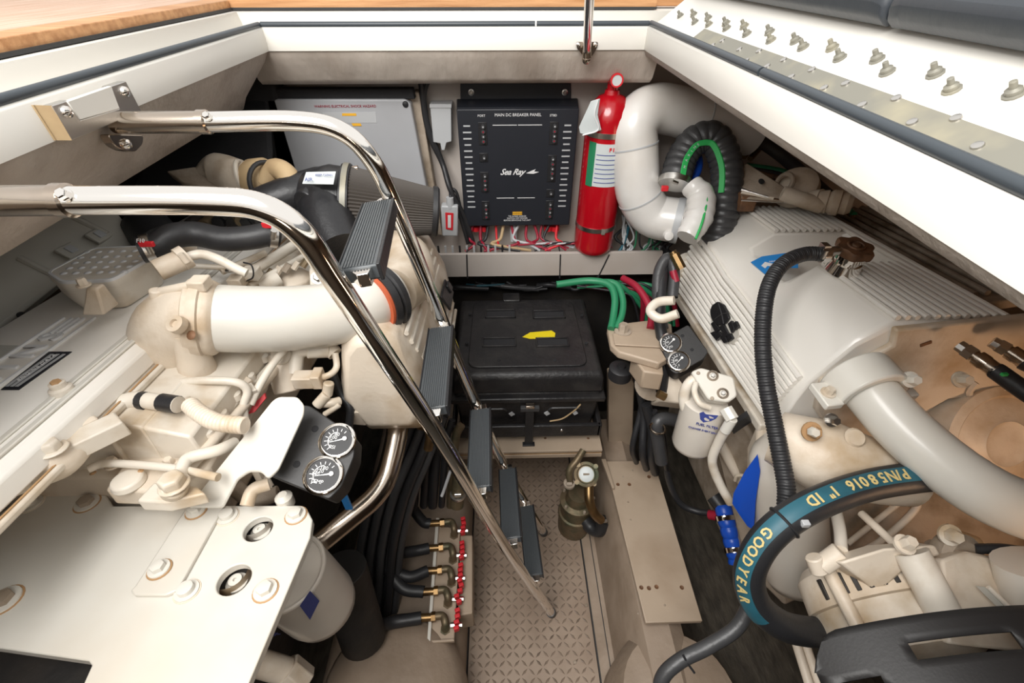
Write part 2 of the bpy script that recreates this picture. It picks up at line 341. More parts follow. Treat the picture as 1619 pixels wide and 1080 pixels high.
# ================================================================== BULKHEAD FITTINGS
bx = thing('shore_power_panel', 'large pale grey cover panel with small warning labels, on far bulkhead behind chrome rails', 'panel')
yq = 1.30
bp = lambda x, y: Y(x, y, yq)
pts = [bp(421, 157), bp(640, 157), bp(649, 164), bp(689, 372), bp(455, 372)]
obj('cover', G().prism(pts, (0, .05, 0)), 'grey', bx, .004)
obj('frame', G().prism([Y(432, 139, yq+.03), Y(662, 146, yq+.03), Y(700, 372, yq+.03), Y(440, 372, yq+.03)], (0, .038, 0)), 'castd', bx, .003)
obj('recess_shade_strip', G().prism([Y(427, 141, yq+.006), Y(652, 141, yq+.006), Y(656, 157, yq+.006), Y(427, 158, yq+.006)], (0, .03, 0)), 'foam', bx, .002)  # black strip stands for the shade in the recess above the cover
obj('screw', G().lathe(bp(641, 165), -EY, [(0, .008), (.003, .007), (.004, .003)], 12), 'plas', bx)
obj('warning_label', G().prism([bp(510, 178), bp(594, 177), bp(596, 194), bp(512, 195)], (0, -.0008, 0)), 'lgrey', bx)
obj('warning_stripe', G().prism([bp(541, 179), bp(563, 179), bp(564, 183), bp(541, 183)], (0, -.0014, 0)).prism([bp(556, 195), bp(570, 195), bp(572, 199), bp(558, 199)], (0, -.0014, 0)), 'yell2', bx)
text('WARNING ELECTRICAL SHOCK HAZARD', bp(546, 168)+V((0, -.001, 0)), EX, EZ, .0085, 'redd', bx)
# black foam on the left of the bulkhead
tag(obj('foam_panel', G().bb((-1.34, 1.30, .75), (-.565, YB-.002, 1.30)), 'foam', None, .01), 'matt black acoustic foam panel on the far bulkhead left of the grey cover', 'foam')
tag(obj('foam_panel', G().prism([D(240, 215, 1.12), D(424, 150, 1.17), D(431, 262, 1.12), D(400, 300, 1.08), D(200, 330, 1.05)], (-.02, .06, 0)), 'foam', None, .01), 'black foam sheet hanging under the left deck behind the front engine end', 'foam')
# breaker panel
bk = thing('breaker_panel', 'black main breaker panel with rows of switches on the far bulkhead', 'panel')
yp = 1.305
P_ = lambda x, y: Y(x, y, yp)
obj('backplate', G().prism([Y(728, 132, YB-.006), Y(903, 132, YB-.006), Y(903, 175, YB-.006), Y(728, 175, YB-.006)], (0, .006, 0)), 'navy', bk, .001)
front = [P_(722, 172), P_(738, 168), P_(894, 167), P_(913, 172), P_(914, 330), P_(899, 356), P_(737, 357), P_(735, 352)]
a = [P_(723, 174), P_(914, 172), P_(899, 356), P_(736, 357)]
hz = [V((-.114, 0, 1.187)), V((.2155, 0, 1.187)), V((.2155, 0, .857)), V((-.114, 0, .857))]
x0, x1, z0, z1 = P_(736, 357).x-.002, P_(899, 356).x+.002, P_(820, 357).z, P_(820, 172).z
obj('housing', G().prism([V((x0, yp, z0)), V((x1, yp, z0)), V((x1, yp, z1)), V((x0, yp, z1))], (0, .012, 0)).loft([[V((x0, yp+.012, z0)), V((x1, yp+.012, z0)), V((x1, yp+.012, z1)), V((x0, yp+.012, z1))], [V((x0-.003, YB-.004, z0)), V((x1+.003, YB-.004, z0)), V((x1+.003, YB-.004, z1+.012)), V((x0-.003, YB-.004, z1+.012))]]), 'navy', bk, .003)
for x in (745, 893): obj('mounting_screw', G().lathe(Y(x, 146, YB-.006), -EY, [(0, .008), (.002, .008), (.003, .005), (.005, .004)], 14), 'steel', bk)
W = x1-x0; Hh = z1-z0
pz = lambda u, v: V((x0+W*u, yp-.0005, z1-Hh*v))
text('MAIN DC BREAKER PANEL', pz(.5, .045), EX, EZ, .0105, 'white', bk)
text('PORT', pz(.2, .05), EX, EZ, .008, 'white', bk); text('STBD', pz(.79, .05), EX, EZ, .008, 'white', bk)
text('Sea Ray', pz(.45, .50), EX, EZ+EX*.0, .024, 'white', bk, shear=.5, bold=.0004, spacing=.92)
obj('wave_logo', G().prism([pz(.575, .51), pz(.62, .49), pz(.66, .475), pz(.645, .495), pz(.69, .50), pz(.64, .515), pz(.60, .512)], (0, -.0006, 0)), 'white', bk)
obj('rule_line', G().box(pz(.39, .12), (W*.1, .0005, .0008)).box(pz(.6, .12), (W*.1, .0005, .0008)).box(pz(.39, .73), (W*.08, .0005, .0008)).box(pz(.58, .73), (W*.08, .0005, .0008)), 'white', bk)
for side, us in ((0, .075), (1, .915)):
    for k in range(15):
        v = .125+k*.049+(.0 if side else .0)
        L = .035 if k % 3 else .028
        o = obj('circuit_label', G().box(pz(us, v), (W*L, .0004, .0019)), 'lgrey', bk)
for us, rows in ((.205, [(.10, 3), (.345, 1), (.50, 3), (.76, 3)]), (.80, [(.10, 3), (.36, 4), (.66, 1), (.76, 3)])):
    for v0, n_ in rows:
        o = obj('breaker_bank', G().box(pz(us, v0+.028*n_+.0), (W*.036, .002, Hh*(.026*n_+.01))), 'plas', bk, .0008)
        for k in range(n_+ (1 if n_ > 1 else 0)):
            vv = v0+.022+k*.05*(n_/(n_+1) if n_ > 1 else 1)*1.0
            obj('breaker', G().cyl(pz(us+.005, vv+.005)-V((0, .002, 0)), pz(us+.005, vv+.005)-V((0, .009, 0)), .0052, n=10), 'rubg', o)
            obj('reset_mark', G().cyl(pz(us+.005, vv+.005)-V((0, .009, 0)), pz(us+.005, vv+.005)-V((0, .0096, 0)), .0022, n=8), 'redd' if (k+int(us*10)) % 2 else 'lgrey', o)
obj('warning_label', G().box(pz(.5, .876), (.0145, .0006, .0048)), 'yell2', bk)
text('WARNING', pz(.5, .876)-V((0, .0006, 0)), EX, EZ, .006, 'plas', bk)
for k, (s_, z_) in enumerate((('TO AVOID SHOCK', .0065), ('SWITCH OFF POWER', .0065), ('BEFORE SERVICING THE UNIT', .0062))): text(s_, pz(.5, .905+.02*k), EX, EZ, z_, 'white', bk)
# small grey boxes with cables at its left
sb = thing('junction_box', 'small pale grey junction box between grey cover and black breaker panel', 'box')
obj('housing', G().prism([Y(x, y, 1.32) for x, y in ((680, 168), (713, 168), (714, 224), (706, 226), (703, 238), (698, 238), (696, 227), (685, 225))], (0, .045, 0)), 'lgrey', sb, .002)
obj('lid_seam', G().prism([Y(x, y, 1.318) for x, y in ((679, 165), (714, 165), (714, 171), (679, 171))], (0, .045, 0)), 'lgrey', sb, .001)
sb = thing('fuse_holder', 'clear grey inline fuse with red stripe hanging left of the breaker panel', 'fuse')
obj('housing', G().prism([Y(x, y, 1.28) for x, y in ((697, 326), (724, 326), (724, 374), (699, 374))], (0, .03, 0)), 'lgrey', sb, .004)
obj('neck', G().cyl(Y(712, 328, 1.29), Y(711, 312, 1.29), .011), 'lgrey', sb)
obj('stripe', G().prism([Y(x, y, 1.279) for x, y in ((704, 336), (717, 337), (716, 364), (705, 362))], (0, -.001, 0)), 'redp', sb)
obj('stripe', G().prism([Y(x, y, 1.2785) for x, y in ((708, 340), (713, 340), (713, 360), (708, 360))], (0, -.001, 0)), 'white', sb)
def cable(name, pts, r, m, label, group=None, cat='cable', seg=6, n=10):
    return tag(obj(name, G().tube(pts, r, n=n, seg=seg), m), label, cat, group)
yy = 1.335
cable('power_cable', [Y(664, 120, yy), Y(668, 150, yy), Y(673, 190, yy), Y(684, 226, yy), Y(700, 260, yy), Y(712, 300, 1.30), Y(735, 345, 1.31), Y(748, 385, 1.31)], .0078, 'rub', 'thick black cable curving down from the top of the bulkhead beside junction box')
cable('power_cable', [Y(680, 122, yy), Y(671, 150, yy), Y(676, 195, yy), Y(690, 232, yy), Y(703, 265, yy), Y(717, 312, 1.30), Y(730, 350, 1.31), Y(740, 385, 1.31)], .006, 'rub', 'thinner black cable twisted beside the thick one on the bulkhead')
cable('fuse_lead', [Y(712, 315, 1.29), Y(713, 300, 1.31), Y(722, 305, 1.31), Y(731, 340, 1.31), Y(745, 385, 1.31)], .0045, 'rub', 'thin black lead looping out of the inline fuse')
for k, x in enumerate((516, 597, 789, 890)): tag(obj('pipe_clip', G().cyl(Y(x, 120, 1.33), Y(x+1, 129, 1.325), .004, n=8), 'rub'), 'tiny dark clip hanging just under the wrinkled liner', 'clip', 'clips under the far liner')
# wire tray
tr = thing('cable_tray', 'beige cable tray shelf running under breaker panel and extinguisher', 'shelf')
ty = 1.235
a = Y(668, 403, ty); b = Y(1037, 405, ty); c = Y(1037, 439, ty); d_ = Y(686, 438, ty)
za, zb = a.z, d_.z; xa, xb = -.245, b.x+.02
obj('front_board', G().bb((xa, ty, zb), (xb, ty+.012, za)), 'bulk', tr, .0015)
obj('bottom', G().bb((xa, ty, zb-.0), (xb, YB-.002, zb+.01)), 'bulk', tr)
for px_ in ((683, 404, 692, 439), (738, 404, 739, 439), (886, 404, 885, 439), (963, 404, 945, 439)):
    p = Y(px_[0], px_[1], ty-.001); q = Y(px_[2], px_[3], ty-.001)
    obj('cable_tie', G().tube([p+V((0, .05, .003)), p+V((0, 0, .002)), q-V((0, 0, .002)), q+V((0, .03, -.003))], .0022, n=8, smooth=False), 'rub', tr)
for k in range(11):
    x = -.20+k*.022; obj('tray_slot_finger', G().bb((x, ty+.03, za-.03), (x+.006, ty+.034, za+.012)), 'lgrey' if k % 3 else 'plas', tr)
rnd = random.Random(3)
wg = 'loose wires lying in the cable tray below the breaker panel'
for k in range(12):
    xs = -.09+k*.024; m = ('redd', 'redd', 'rub', 'redp', 'tan', 'redd', 'lgrey', 'redd')[k % 8]
    z_ = z0-.004
    cable('wire', [V((xs, yp+.02, z_)), V((xs+rnd.uniform(-.02, .02), yp+.0, z_-.04)), V((xs+rnd.uniform(-.05, .05), ty+.05, za+.006)), V((xs+rnd.uniform(-.1, .1), ty+.04, za-.012))], rnd.choice((.0035, .005, .0042)), m, {'green': 'green', 'rub': 'black', 'lgrey': 'pale grey', 'teal': 'teal', 'redd': 'dark red', 'redp': 'bright red', 'tan': 'tan'}[m]+' cable dropping from breaker panel into the tray below it', 'cables dropping from the breaker panel')
for k, x in enumerate((752, 765, 878, 866)):
    tag(obj('cable_boot', G().cyl(Y(x, 357, yp+.03), Y(x, 364, yp+.03), .013, n=12), 'redp'), 'red rubber boot at the bottom edge of the black breaker panel', 'boot', 'red boots under the breaker panel')
tag(obj('cable_gland', G().cyl(Y(812, 357, yp+.03), Y(812, 382, yp+.01), .012, .010, 14), 'lgrey'), 'pale cable gland at the middle of the breaker panel bottom', 'gland')
for k in range(9):
    xs = -.12+rnd.uniform(0, .32)
    cable('wire', [V((xs, ty+.05, za+.002)), V((xs+.05, ty+.04, za+.012)), V((xs+.10, ty+.06, za+.004)), V((xs+.16, ty+.05, za-.01))], .003, rnd.choice(('redd', 'rub', 'lgrey', 'redd')), 'wire lying lengthways in the cable tray under the breaker panel', wg)
# ------------------------------------------------ fire extinguisher
fe = thing('fire_extinguisher', 'red fire extinguisher with label strapped to the far bulkhead', 'extinguisher')
fx, fy, fr = .281, 1.262, .0585
zb_ = .806; zt_ = 1.238
fxt = Y(966, 150, fy).x
obj('cylinder', G().lathe((fx, fy, zb_), EZ, [(0, fr*.86), (.008, fr*.97), (.02, fr), (.372, fr), (.388, fr*.97), (.408, fr*.82), (.425, fr*.55), (.43, fr*.34), (.44, fr*.3)], 40), 'red', fe)
def arcpanel(a0, a1, z0_, z1_, r, n=14, ta=.0008):
    g = G(); s_ = []
    for k in range(n+1):
        a = a0+(a1-a0)*k/n; d = V((math.sin(a), -math.cos(a), 0)); s_.append([V((fx, fy, z0_))+d*r, V((fx, fy, z1_))+d*r, V((fx, fy, z1_))+d*(r+ta), V((fx, fy, z0_))+d*(r+ta)])
    return g.loft(s_)
obj('label_plate', arcpanel(-.95, .95, zb_+.215, zb_+.326, fr+.0002), 'lab', fe)
obj('green_edge', arcpanel(-.98, -.62, zb_+.213, zb_+.328, fr+.0008), 'green', fe)
for k in range(7): obj('print_line', arcpanel(-.55, .7, zb_+.298-k*.012, zb_+.2995-k*.012, fr+.0012), 'print_', fe)
def onfe(a, z, r): return V((fx+math.sin(a)*r, fy-math.cos(a)*r, z))
for i, ch in enumerate('FIRE'):
    a = .02+i*.14
    text(ch, onfe(a, zb_+.312, fr+.0016), V((math.cos(a), math.sin(a), 0)), EZ, .013, 'redp', fe, bold=.0006)
for zz, nm in ((zb_+.338, 'upper_strap'), (zb_+.078, 'lower_strap')):
    obj(nm, G().lathe((fx, fy, zz), EZ, [(0, fr), (0, fr+.0015), (.013, fr+.0015), (.013, fr)], 40, False), 'steel', fe)
obj('strap_buckle', G().box((fx+.012, fy-fr-.002, zb_+.084), (.005, .002, .008)), 'hinge', fe)
obj('valve_body', G().lathe((fx, fy, zt_+.0), EZ, [(0, .014), (.025, .014), (.026, .02), (.045, .02), (.046, .01)], 20).cyl((fx, fy, zt_+.03), (fx, fy-.032, zt_+.034), .0155, n=20), 'red', fe)
obj('pressure_gauge', G().lathe((fx, fy-.032, zt_+.034), -EY, [(0, .0155), (.004, .0155), (.004, .012), (.002, .012)], 20), 'redp', fe)
obj('gauge_dial', G().cyl((fx, fy-.033, zt_+.034), (fx, fy-.0345, zt_+.034), .012), 'lab', fe)
obj('lever', G().box((fx-.012, fy-.005, zt_+.06), (.02, .008, .003)).box((fx-.012, fy-.005, zt_+.05), (.02, .007, .002)), 'plas', fe, .001)
hang = [Y(x, y, 1.195) for x, y in ((934, 160), (947, 156), (943, 182), (949, 206), (925, 213), (917, 211), (915, 201))]
obj('inspection_tag', G().prism(hang, V((.004, .003, 0))), 'lab', fe, .001)
obj('tag_edge', G().tube([Y(x, y, 1.193) for x, y in ((946, 157), (940, 182), (946, 205), (921, 214))], .0018, n=8), 'white', fe)
# ------------------------------------------------ white exhaust pipe and ribbed black hose
ex = thing('exhaust_elbow_pipe', 'fat glossy white pipe with two elbows beside the fire extinguisher', 'pipe')
r = .0595
pp = [Y(1190, 210, 1.30), Y(1118, 190, 1.29), Y(1040, 172, 1.27), Y(1004, 196, 1.24), Y(1004, 236, 1.225), Y(1006, 270, 1.21), Y(1010, 306, 1.20), Y(1032, 340, 1.19), Y(1078, 350, 1.16)]
path = catmull([V(p) for p in pp], 7)
obj('pipe', G().tube(path, r, n=32, smooth=False), 'pvc', ex)
for k in (8, 27, 43): 
    p = path[k]; t = (path[k+1]-path[k-1]).normalized(); obj('joint_ring', G().lathe(p-t*.001, t, [(0, r), (0, r+.0015), (.004, r+.0015), (.004, r)], 32, False), 'lgrey', ex)
e_ = path[-1]; t = (path[-1]-path[-3]).normalized()
obj('end_collar', G().lathe(e_-t*.02, t, [(0, r), (0, r*1.03), (.018, r*1.05), (.018, r*.9)], 32), 'lgrey', ex)
obj('cap_boss', G().lathe(Y(1056, 372, 1.115), V((-.1, -1, .3)), [(0, .014), (.012, .012), (.014, .006)], 14), 'pvc', ex)
lag = thing('pipe_lagging', 'rough white insulation wrap around the end of the fat white pipe', 'insulation')
obj('wrap', G().tube(DP((1092, 292, 1.14), (1108, 312, 1.13), (1104, 345, 1.115), (1086, 376, 1.11)), [.026, .034, .034, .027], n=16, rf=lambda s_: 1+.05*math.sin(s_*260)), 'pvc', lag)
obj('green_thread', G().tube(DP((1100, 282, 1.13), (1117, 305, 1.10), (1112, 345, 1.08), (1100, 378, 1.075)), .003, n=8), 'greenb', lag)
bh = thing('ribbed_duct_hose', 'fat black ribbed hose looping over with a bright green stripe', 'hose')
hp = DP((1066, 292, 1.18), (1078, 250, 1.18), (1100, 222, 1.17), (1130, 220, 1.16), (1148, 262, 1.16), (1146, 318, 1.17), (1136, 370, 1.19), (1130, 420, 1.22))
def corr(p, a): return lambda s_: 1-a*(abs((s_/p) % 1-.5)*2)**3
obj('hose', G().tube(hp, .0395, n=24, seg=8, step=.003, rf=corr(.019, .10)), 'rubg', bh)
gp = DP((1061, 300, 1.11), (1068, 262, 1.105), (1087, 232, 1.085), (1108, 226, 1.065), (1124, 246, 1.05), (1127, 280, 1.04))
hp2 = catmull([V(p) for p in hp], 12)
st_ = []
cpt = D(1105, 300, 1.12)
for i in range(2, len(hp2)-26):
    p = hp2[i]; d = (cpt-p).normalized()*.6+(CAM-p).normalized()*.8; t = (hp2[i+1]-hp2[i-1]).normalized(); d = (d-t*d.dot(t)).normalized(); st_.append((p, d, t))
g = G(); secs = []
for p, d, t in st_:
    s_ = t.cross(d); secs.append([p+d*.0385+s_*.0075, p+d*.0418+s_*.006, p+d*.0418-s_*.006, p+d*.0385-s_*.0075])
obj('green_stripe', g.loft(secs), 'greenb', bh)
for i, ch in enumerate('MARINE'):
    p, d, t = st_[3+i*3]; text(ch, p+d*.0424, t, d.cross(t), .009, 'lab', bh)
t = (hp2[4]-hp2[0]).normalized(); clampband(hp2[1], t, .040, bh, 'steel', .008)
obj('clamp_tab', G().box(D(1051, 298, 1.12), (.008, .005, .006)), 'redp', bh, .001)
cable('coolant_hose', DP((1092, 292, 1.22), (1104, 268, 1.22), (1104, 248, 1.23), (1094, 240, 1.25)), .010, 'blue', 'short blue hose glimpsed inside the loop of the black ribbed hose', cat='hose')
# green wires below the exhaust pipe
gg = 'green and black wires behind the tray right of the extinguisher'
for k in range(22):
    x = 985+rnd.uniform(0, 75); m = rnd.choice(('green', 'green', 'rub', 'rub', 'lgrey', 'teal'))
    cable('wire', [Y(x+rnd.uniform(-10, 10), 345+rnd.uniform(-10, 15), 1.32), Y(x+rnd.uniform(-15, 15), 375, 1.29), Y(x+rnd.uniform(-15, 15), 392, 1.28), Y(x+rnd.uniform(-25, 25), 405, 1.27)], rnd.choice((.003, .004, .005)), m, {'green': 'green', 'rub': 'black', 'lgrey': 'pale grey', 'teal': 'teal', 'redd': 'dark red', 'redp': 'bright red', 'tan': 'tan'}[m]+' wire in the bunch between extinguisher and white pipe', gg)
for k in range(16):
    x = 960+rnd.uniform(0, 80); m = rnd.choice(('green', 'green', 'rub', 'redd', 'rub'))
    cable('bilge_cable', [Y(x-60+rnd.uniform(-20, 20), 448+rnd.uniform(-4, 8), 1.27), Y(x+rnd.uniform(-15, 15), 455+rnd.uniform(-6, 14), 1.22), Y(x+25, 480+rnd.uniform(-10, 10), 1.2), Y(x+30+rnd.uniform(-10, 10), 515, 1.18)], rnd.choice((.004, .006, .008)), m, {'green': 'green', 'rub': 'black', 'lgrey': 'pale grey', 'teal': 'teal', 'redd': 'dark red', 'redp': 'bright red', 'tan': 'tan'}[m]+' cable bending down behind the battery box below the tray', 'cables behind the battery box')
for k in range(12):
    x = 690+k*22+rnd.uniform(-8, 8); ln = rnd.uniform(40, 90)
    cm = rnd.choice(('rub', 'rub', 'plas', 'rub', 'teal', 'rubg'))
    cable('bilge_cable', [Y(x, 447+rnd.uniform(-2, 6), 1.31), Y(x+ln*.4, 452+rnd.uniform(-3, 7), 1.295), Y(x+ln, 450+rnd.uniform(-3, 9), 1.30)], rnd.choice((.004, .006, .009)), cm, ('teal' if cm == 'teal' else 'black')+' cable lying in the dark gap behind battery box lid', 'cables lying behind the battery box lid')
cable('red_cable', DP((985, 440, 1.24), (1005, 452, 1.2), (1022, 475, 1.17), (1030, 500, 1.15), (1028, 520, 1.13)), .0095, 'redd', 'thick dark red cable arching down right of battery box')
cable('green_cable', DP((880, 450, 1.2), (930, 444, 1.2), (962, 450, 1.18), (972, 470, 1.16), (970, 500, 1.14), (966, 520, 1.12)), .0095, 'green', 'thick green cable bending down at the right rear of the battery box')
cable('green_cable', DP((940, 446, 1.2), (972, 448, 1.18), (984, 470, 1.16), (984, 495, 1.14), (975, 520, 1.12)), .0085, 'green', 'second green cable just right of the thickest green one')
cable('black_hose', DP((1048, 520, 1.1), (1040, 470, 1.12), (1042, 430, 1.13), (1056, 408, 1.13), (1066, 430, 1.13), (1063, 470, 1.12)), .014, 'rubg', 'black hose bent over in a tight hook left of the ribbed white cover', cat='hose')
cable('black_hose', DP((1048, 420, 1.14), (1043, 500, 1.1), (1050, 560, 1.08), (1046, 620, 1.1)), .014, 'rub', 'black hose hanging straight behind the paired gauges on the right', cat='hose')
tag(obj('brass_fitting', G().cyl(D(1066, 402, 1.1), D(1078, 425, 1.1), .012, n=8).cyl(D(1063, 398, 1.1), D(1068, 406, 1.1), .009), 'brass'), 'small brass fitting beside far left corner of the ribbed white cover', 'fitting')
tag(obj('red_boot', G().cyl(D(1064, 428, 1.12), D(1069, 446, 1.12), .009), 'redd'), 'dark red terminal boot just below the brass fitting', 'boot')
# ================================================================== FLOOR AREA
fp = thing('tread_plate', 'beige painted diamond tread plate forming the walkway floor', 'floor plate')
fxa, fxb, fya, fyb = -.112, .246, -.05, 1.22
obj('plate', G().bb((fxa, fya, -.006), (fxb, fyb, 0)), 'deckp', fp)
g = G(); n = 0; pit = .0205
j = 0; y = .16
while y < 1.15:
    i = 0; x = fxa+.012+(0)
    while x < fxb-.008:
        an = math.radians(45) if (i+j) % 2 else math.radians(-45)
        d = V((math.cos(an), math.sin(an), 0)); s_ = V((-d.y, d.x, 0)); c = V((x, y, 0)); L = .0118; w_ = .0034; h = .0024
        g.add([c-d*L, c+s_*w_, c+d*L, c-s_*w_, c-d*L*.45+V((0, 0, h)), c+d*L*.45+V((0, 0, h))], [(0, 3, 5, 4), (3, 2, 5), (2, 1, 4, 5), (1, 0, 4)])
        x += pit; i += 1
    y += pit; j += 1
o = obj('raised_lugs', g, 'lug', fp, smooth=0); o['kind'] = 'stuff'
for px_ in ((924, 845), (946, 935), (927, 957), (909, 1047), (752, 852), (752, 973), (743, 1048)):
    p = Z(*px_, .001); p.x = min(max(p.x, fxa+.01), fxb-.008); obj('screw', G().lathe(p, EZ, [(0, .005), (.002, .0045), (.0025, .002)], 12), 'castd', fp)
# stringers
sl = thing('left_stringer', 'stained beige moulded engine stringer left of the tread plate', 'stringer')
def prof(ys, pts): return [[V((x+dx, y, z)) for x, z in pts] for y, dx in ys]
obj('beam', G().loft(prof(((.1, 0), (1.25, 0)), [(-.116, -.06), (-.118, .10), (-.128, .148), (-.15, .16), (-.43, .16), (-.46, .13), (-.48, -.06)])), 'gelb', sl, smooth=50)
obj('rounded_end', G().lathe((-.27, .29, .05), EZ, [(0, .17), (.14, .165), (.19, .14), (.215, .09), (.22, 0)], 32), 'gelb', sl)
obj('edge_seam', G().bb((-.1175, .1, .0), (-.1145, 1.2, .004)), 'caulk', sl)
sr = thing('right_stringer', 'beige moulded engine stringer right of the tread plate', 'stringer')
obj('beam', G().loft(prof(((.1, 0), (1.06, 0)), [(.25, -.06), (.25, .004), (.268, .012), (.292, .016), (.298, .05), (.32, .20), (.335, .225), (.40, .23), (.44, .2), (.47, -.06)])), 'gelb', sr, smooth=35)
obj('rounded_end', G().lathe((.395, .26, .0), EZ, [(0, .16), (.15, .155), (.20, .13), (.22, .08), (.225, 0)], 32), 'gelb', sr)
obj('edge_seam', G().bb((.247, .1, .0), (.2505, 1.1, .006)).bb((.277, .1, .0155), (.279, 1.1, .0175)), 'caulk', sr)
# painted panel on right stringer
pn = thing('mounting_board', 'plain beige painted board with screw holes on the right stringer', 'board')
zp = .268
obj('board', G().prism([Z(x, y, zp) for x, y in ((957, 729), (1034, 728), (1111, 982), (1021, 985))], (0, 0, -.014)), 'board', pn, .002)
obj('edge_flange', G().prism([Z(x, y, zp) for x, y in ((950, 729), (957, 729), (971, 775), (967, 775))], (0, 0, .012)), 'board', pn, .001)
for x, y in ((1014, 929), (1026, 930), (1038, 928), (1078, 929), (977, 766), (995, 766), (1026, 754)):
    obj('screw_hole', G().lathe(Z(x, y, zp), EZ, [(0, .0055), (.0015, .005), (.0005, .003)], 12), 'rust', pn)
for x, y in ((985, 754), (1000, 744), (993, 794), (997, 822), (1051, 957), (1009, 970)): obj('small_screw', G().lathe(Z(x, y, zp), EZ, [(0, .003), (.001, .002)], 10), 'castd', pn)
# ================================================================== BATTERY BOX
bb = thing('battery_box', 'large black plastic battery box with ribbed lid and yellow mark', 'battery box')
zl = .65
BX = lambda x, y: Z(x, y, zl)
x0, x1 = -.138, .268; yf, yr = .862, 1.225
obj('lid', G().loft([[V((x0-.004+o_, yf-.004+o_, z)), V((x1+.004-o_, yf-.004+o_, z)), V((x1+.004-o_, yr-o_*1, z)), V((x0-.004+o_, yr-o_*1, z))] for z, o_ in ((zl-.065, 0), (zl-.012, .004), (zl, .014))]), 'plasb', bb, .006)
obj('lid_plateau', G().prism(rpoly([V((x0+.04, yf+.03, zl)), V((x1-.04, yf+.03, zl)), V((x1-.045, yr-.03, zl)), V((x0+.045, yr-.03, zl))], .03), (0, 0, .005)), 'plasb', bb, .002)
def lrect(x_0, y_0, x_1, y_1, h): a = Z(x_0, y_0, zl+h); b = Z(x_1, y_1, zl+h); return a, b
for (a0, b0, a1, b1) in ((767, 490, 815, 503), (843, 491, 892, 504), (762, 534, 816, 549), (848, 534, 898, 549)):
    a, b = lrect(a0, b1, a1, b0, .006)
    gg_ = G(); t_ = .004
    gg_.bb((a.x, a.y, zl+.004), (b.x, a.y+t_, zl+.010)); gg_.bb((a.x, b.y-t_, zl+.004), (b.x, b.y, zl+.010)); gg_.bb((a.x, a.y, zl+.004), (a.x+t_, b.y, zl+.010)); gg_.bb((b.x-t_, a.y, zl+.004), (b.x, b.y, zl+.010))
    obj('handle_recess', gg_, 'plasb', bb, .001)
    obj('recess_floor', G().bb((a.x+t_, a.y+t_, zl+.0045), (b.x-t_, b.y-t_, zl+.0055)), 'foam', bb)  # shade inside the recess put into a near-black floor colour
for x, y in ((743, 497), (920, 499), (738, 543), (927, 543), (789, 570), (877, 570)): obj('lid_dimple', G().lathe(Z(x, y, zl+.004), EZ, [(0, .005), (.0025, .0045), (.0025, .002)], 10), 'foam', bb)
obj('latch_hump', G().bb((.0, yr-.035, zl-.002), (.055, yr+.01, zl+.012)), 'plasb', bb, .004)
obj('yellow_mark', G().prism([Z(x, y, zl+.0055) for x, y in ((826, 533), (838, 526), (872, 523), (878, 527), (877, 535), (838, 536))], (0, 0, .001)), 'yellow', bb)
zf = .42
obj('case', G().loft([[V((x0+o_, yf+.002+o_*.6, z)), V((x1-o_, yf+.002+o_*.6, z)), V((x1-o_, yr, z)), V((x0+o_, yr, z))] for z, o_ in ((zf, .012), (zl-.10, .0), (zl-.07, .0))]), 'plasb', bb, .008)
obj('rim', G().bb((x0-.010, yf-.014, zl-.095), (x1+.012, yr+.004, zl-.078)), 'plasb', bb, .004)
obj('tray_rim', G().bb((x0-.016, yf-.022, zf-.004), (x1+.012, yf-.008, zf+.045)).bb((x1+.0, yf-.022, zf-.004), (x1+.014, yr, zf+.045)).bb((x0-.016, yf-.022, zf-.004), (x0-.006, yr, zf+.045)), 'plasb', bb, .004)
obj('tie_strap', G().bb((.058, yf-.026, zf-.035), (.082, yf-.020, zl-.09)), 'plas', bb, .001)
obj('strap_buckle', G().bb((.044, yf-.03, zl-.112), (.096, yf-.018, zl-.098)), 'rubg', bb, .001)
obj('strap_buckle', G().bb((.058, yf-.032, zl-.098), (.082, yf-.018, zl-.088)), 'steeld', bb, .001)
obj('strap_buckle', G().bb((.052, yf-.032, zf-.04), (.088, yf-.018, zf-.03)), 'plas', bb, .001)
for xc in (-.04, .17): obj('case_handle', G().tube(fillet([V((xc-.045, yf-.004, zl-.135)), V((xc-.04, yf-.012, zl-.118)), V((xc+.04, yf-.012, zl-.118)), V((xc+.045, yf-.004, zl-.135))], .01), .003, n=8, smooth=False), 'rubg', bb)
for xc in (-.06, .02, .12, .20): obj('strap_end', G().box((xc, yf-.012, zl-.14), (.006, .002, .006), (V((.8, 0, .6)), EY, V((-.6, 0, .8)))), 'lgrey', bb)
obj('hold_down_cord', G().tube([V((.13, yf-.012, .475)), V((.165, yf-.014, .488)), V((.195, yf-.014, .52)), V((.212, yf-.012, .545))], .0022, n=6), 'tan', bb)
for xc, zz in ((.165, .445), (-.085, .45)): obj('screw', G().lathe((xc, yf-.022, zz), -EY, [(0, .005), (.002, .004)], 10), 'steel', bb)
sh = thing('battery_shelf', 'beige painted shelf board under the black battery box', 'shelf')
obj('board', G().bb((x0-.005, yf-.05, .375), (x1+.02, yr+.04, .385)), 'board', sh, .002)
obj('plywood_core', G().bb((x0-.004, yf-.048, .367), (x1+.019, yr+.04, .375)), 'ply', sh)
obj('lower_face', G().bb((x0-.005, yf-.05, .352), (x1+.02, yr+.04, .367)), 'board', sh, .001)
obj('leg', G().bb((x0+.01, yr-.08, -.05), (x0+.05, yr, .352)), 'dark', sh); obj('leg', G().bb((x1-.03, yr-.08, -.05), (x1+.01, yr, .352)), 'dark', sh)
for x in (770, 862, 930): obj('screw', G().lathe(Z(x, 693, .386), EZ, [(0, .004), (.001, .003)], 10), 'rust', sh)
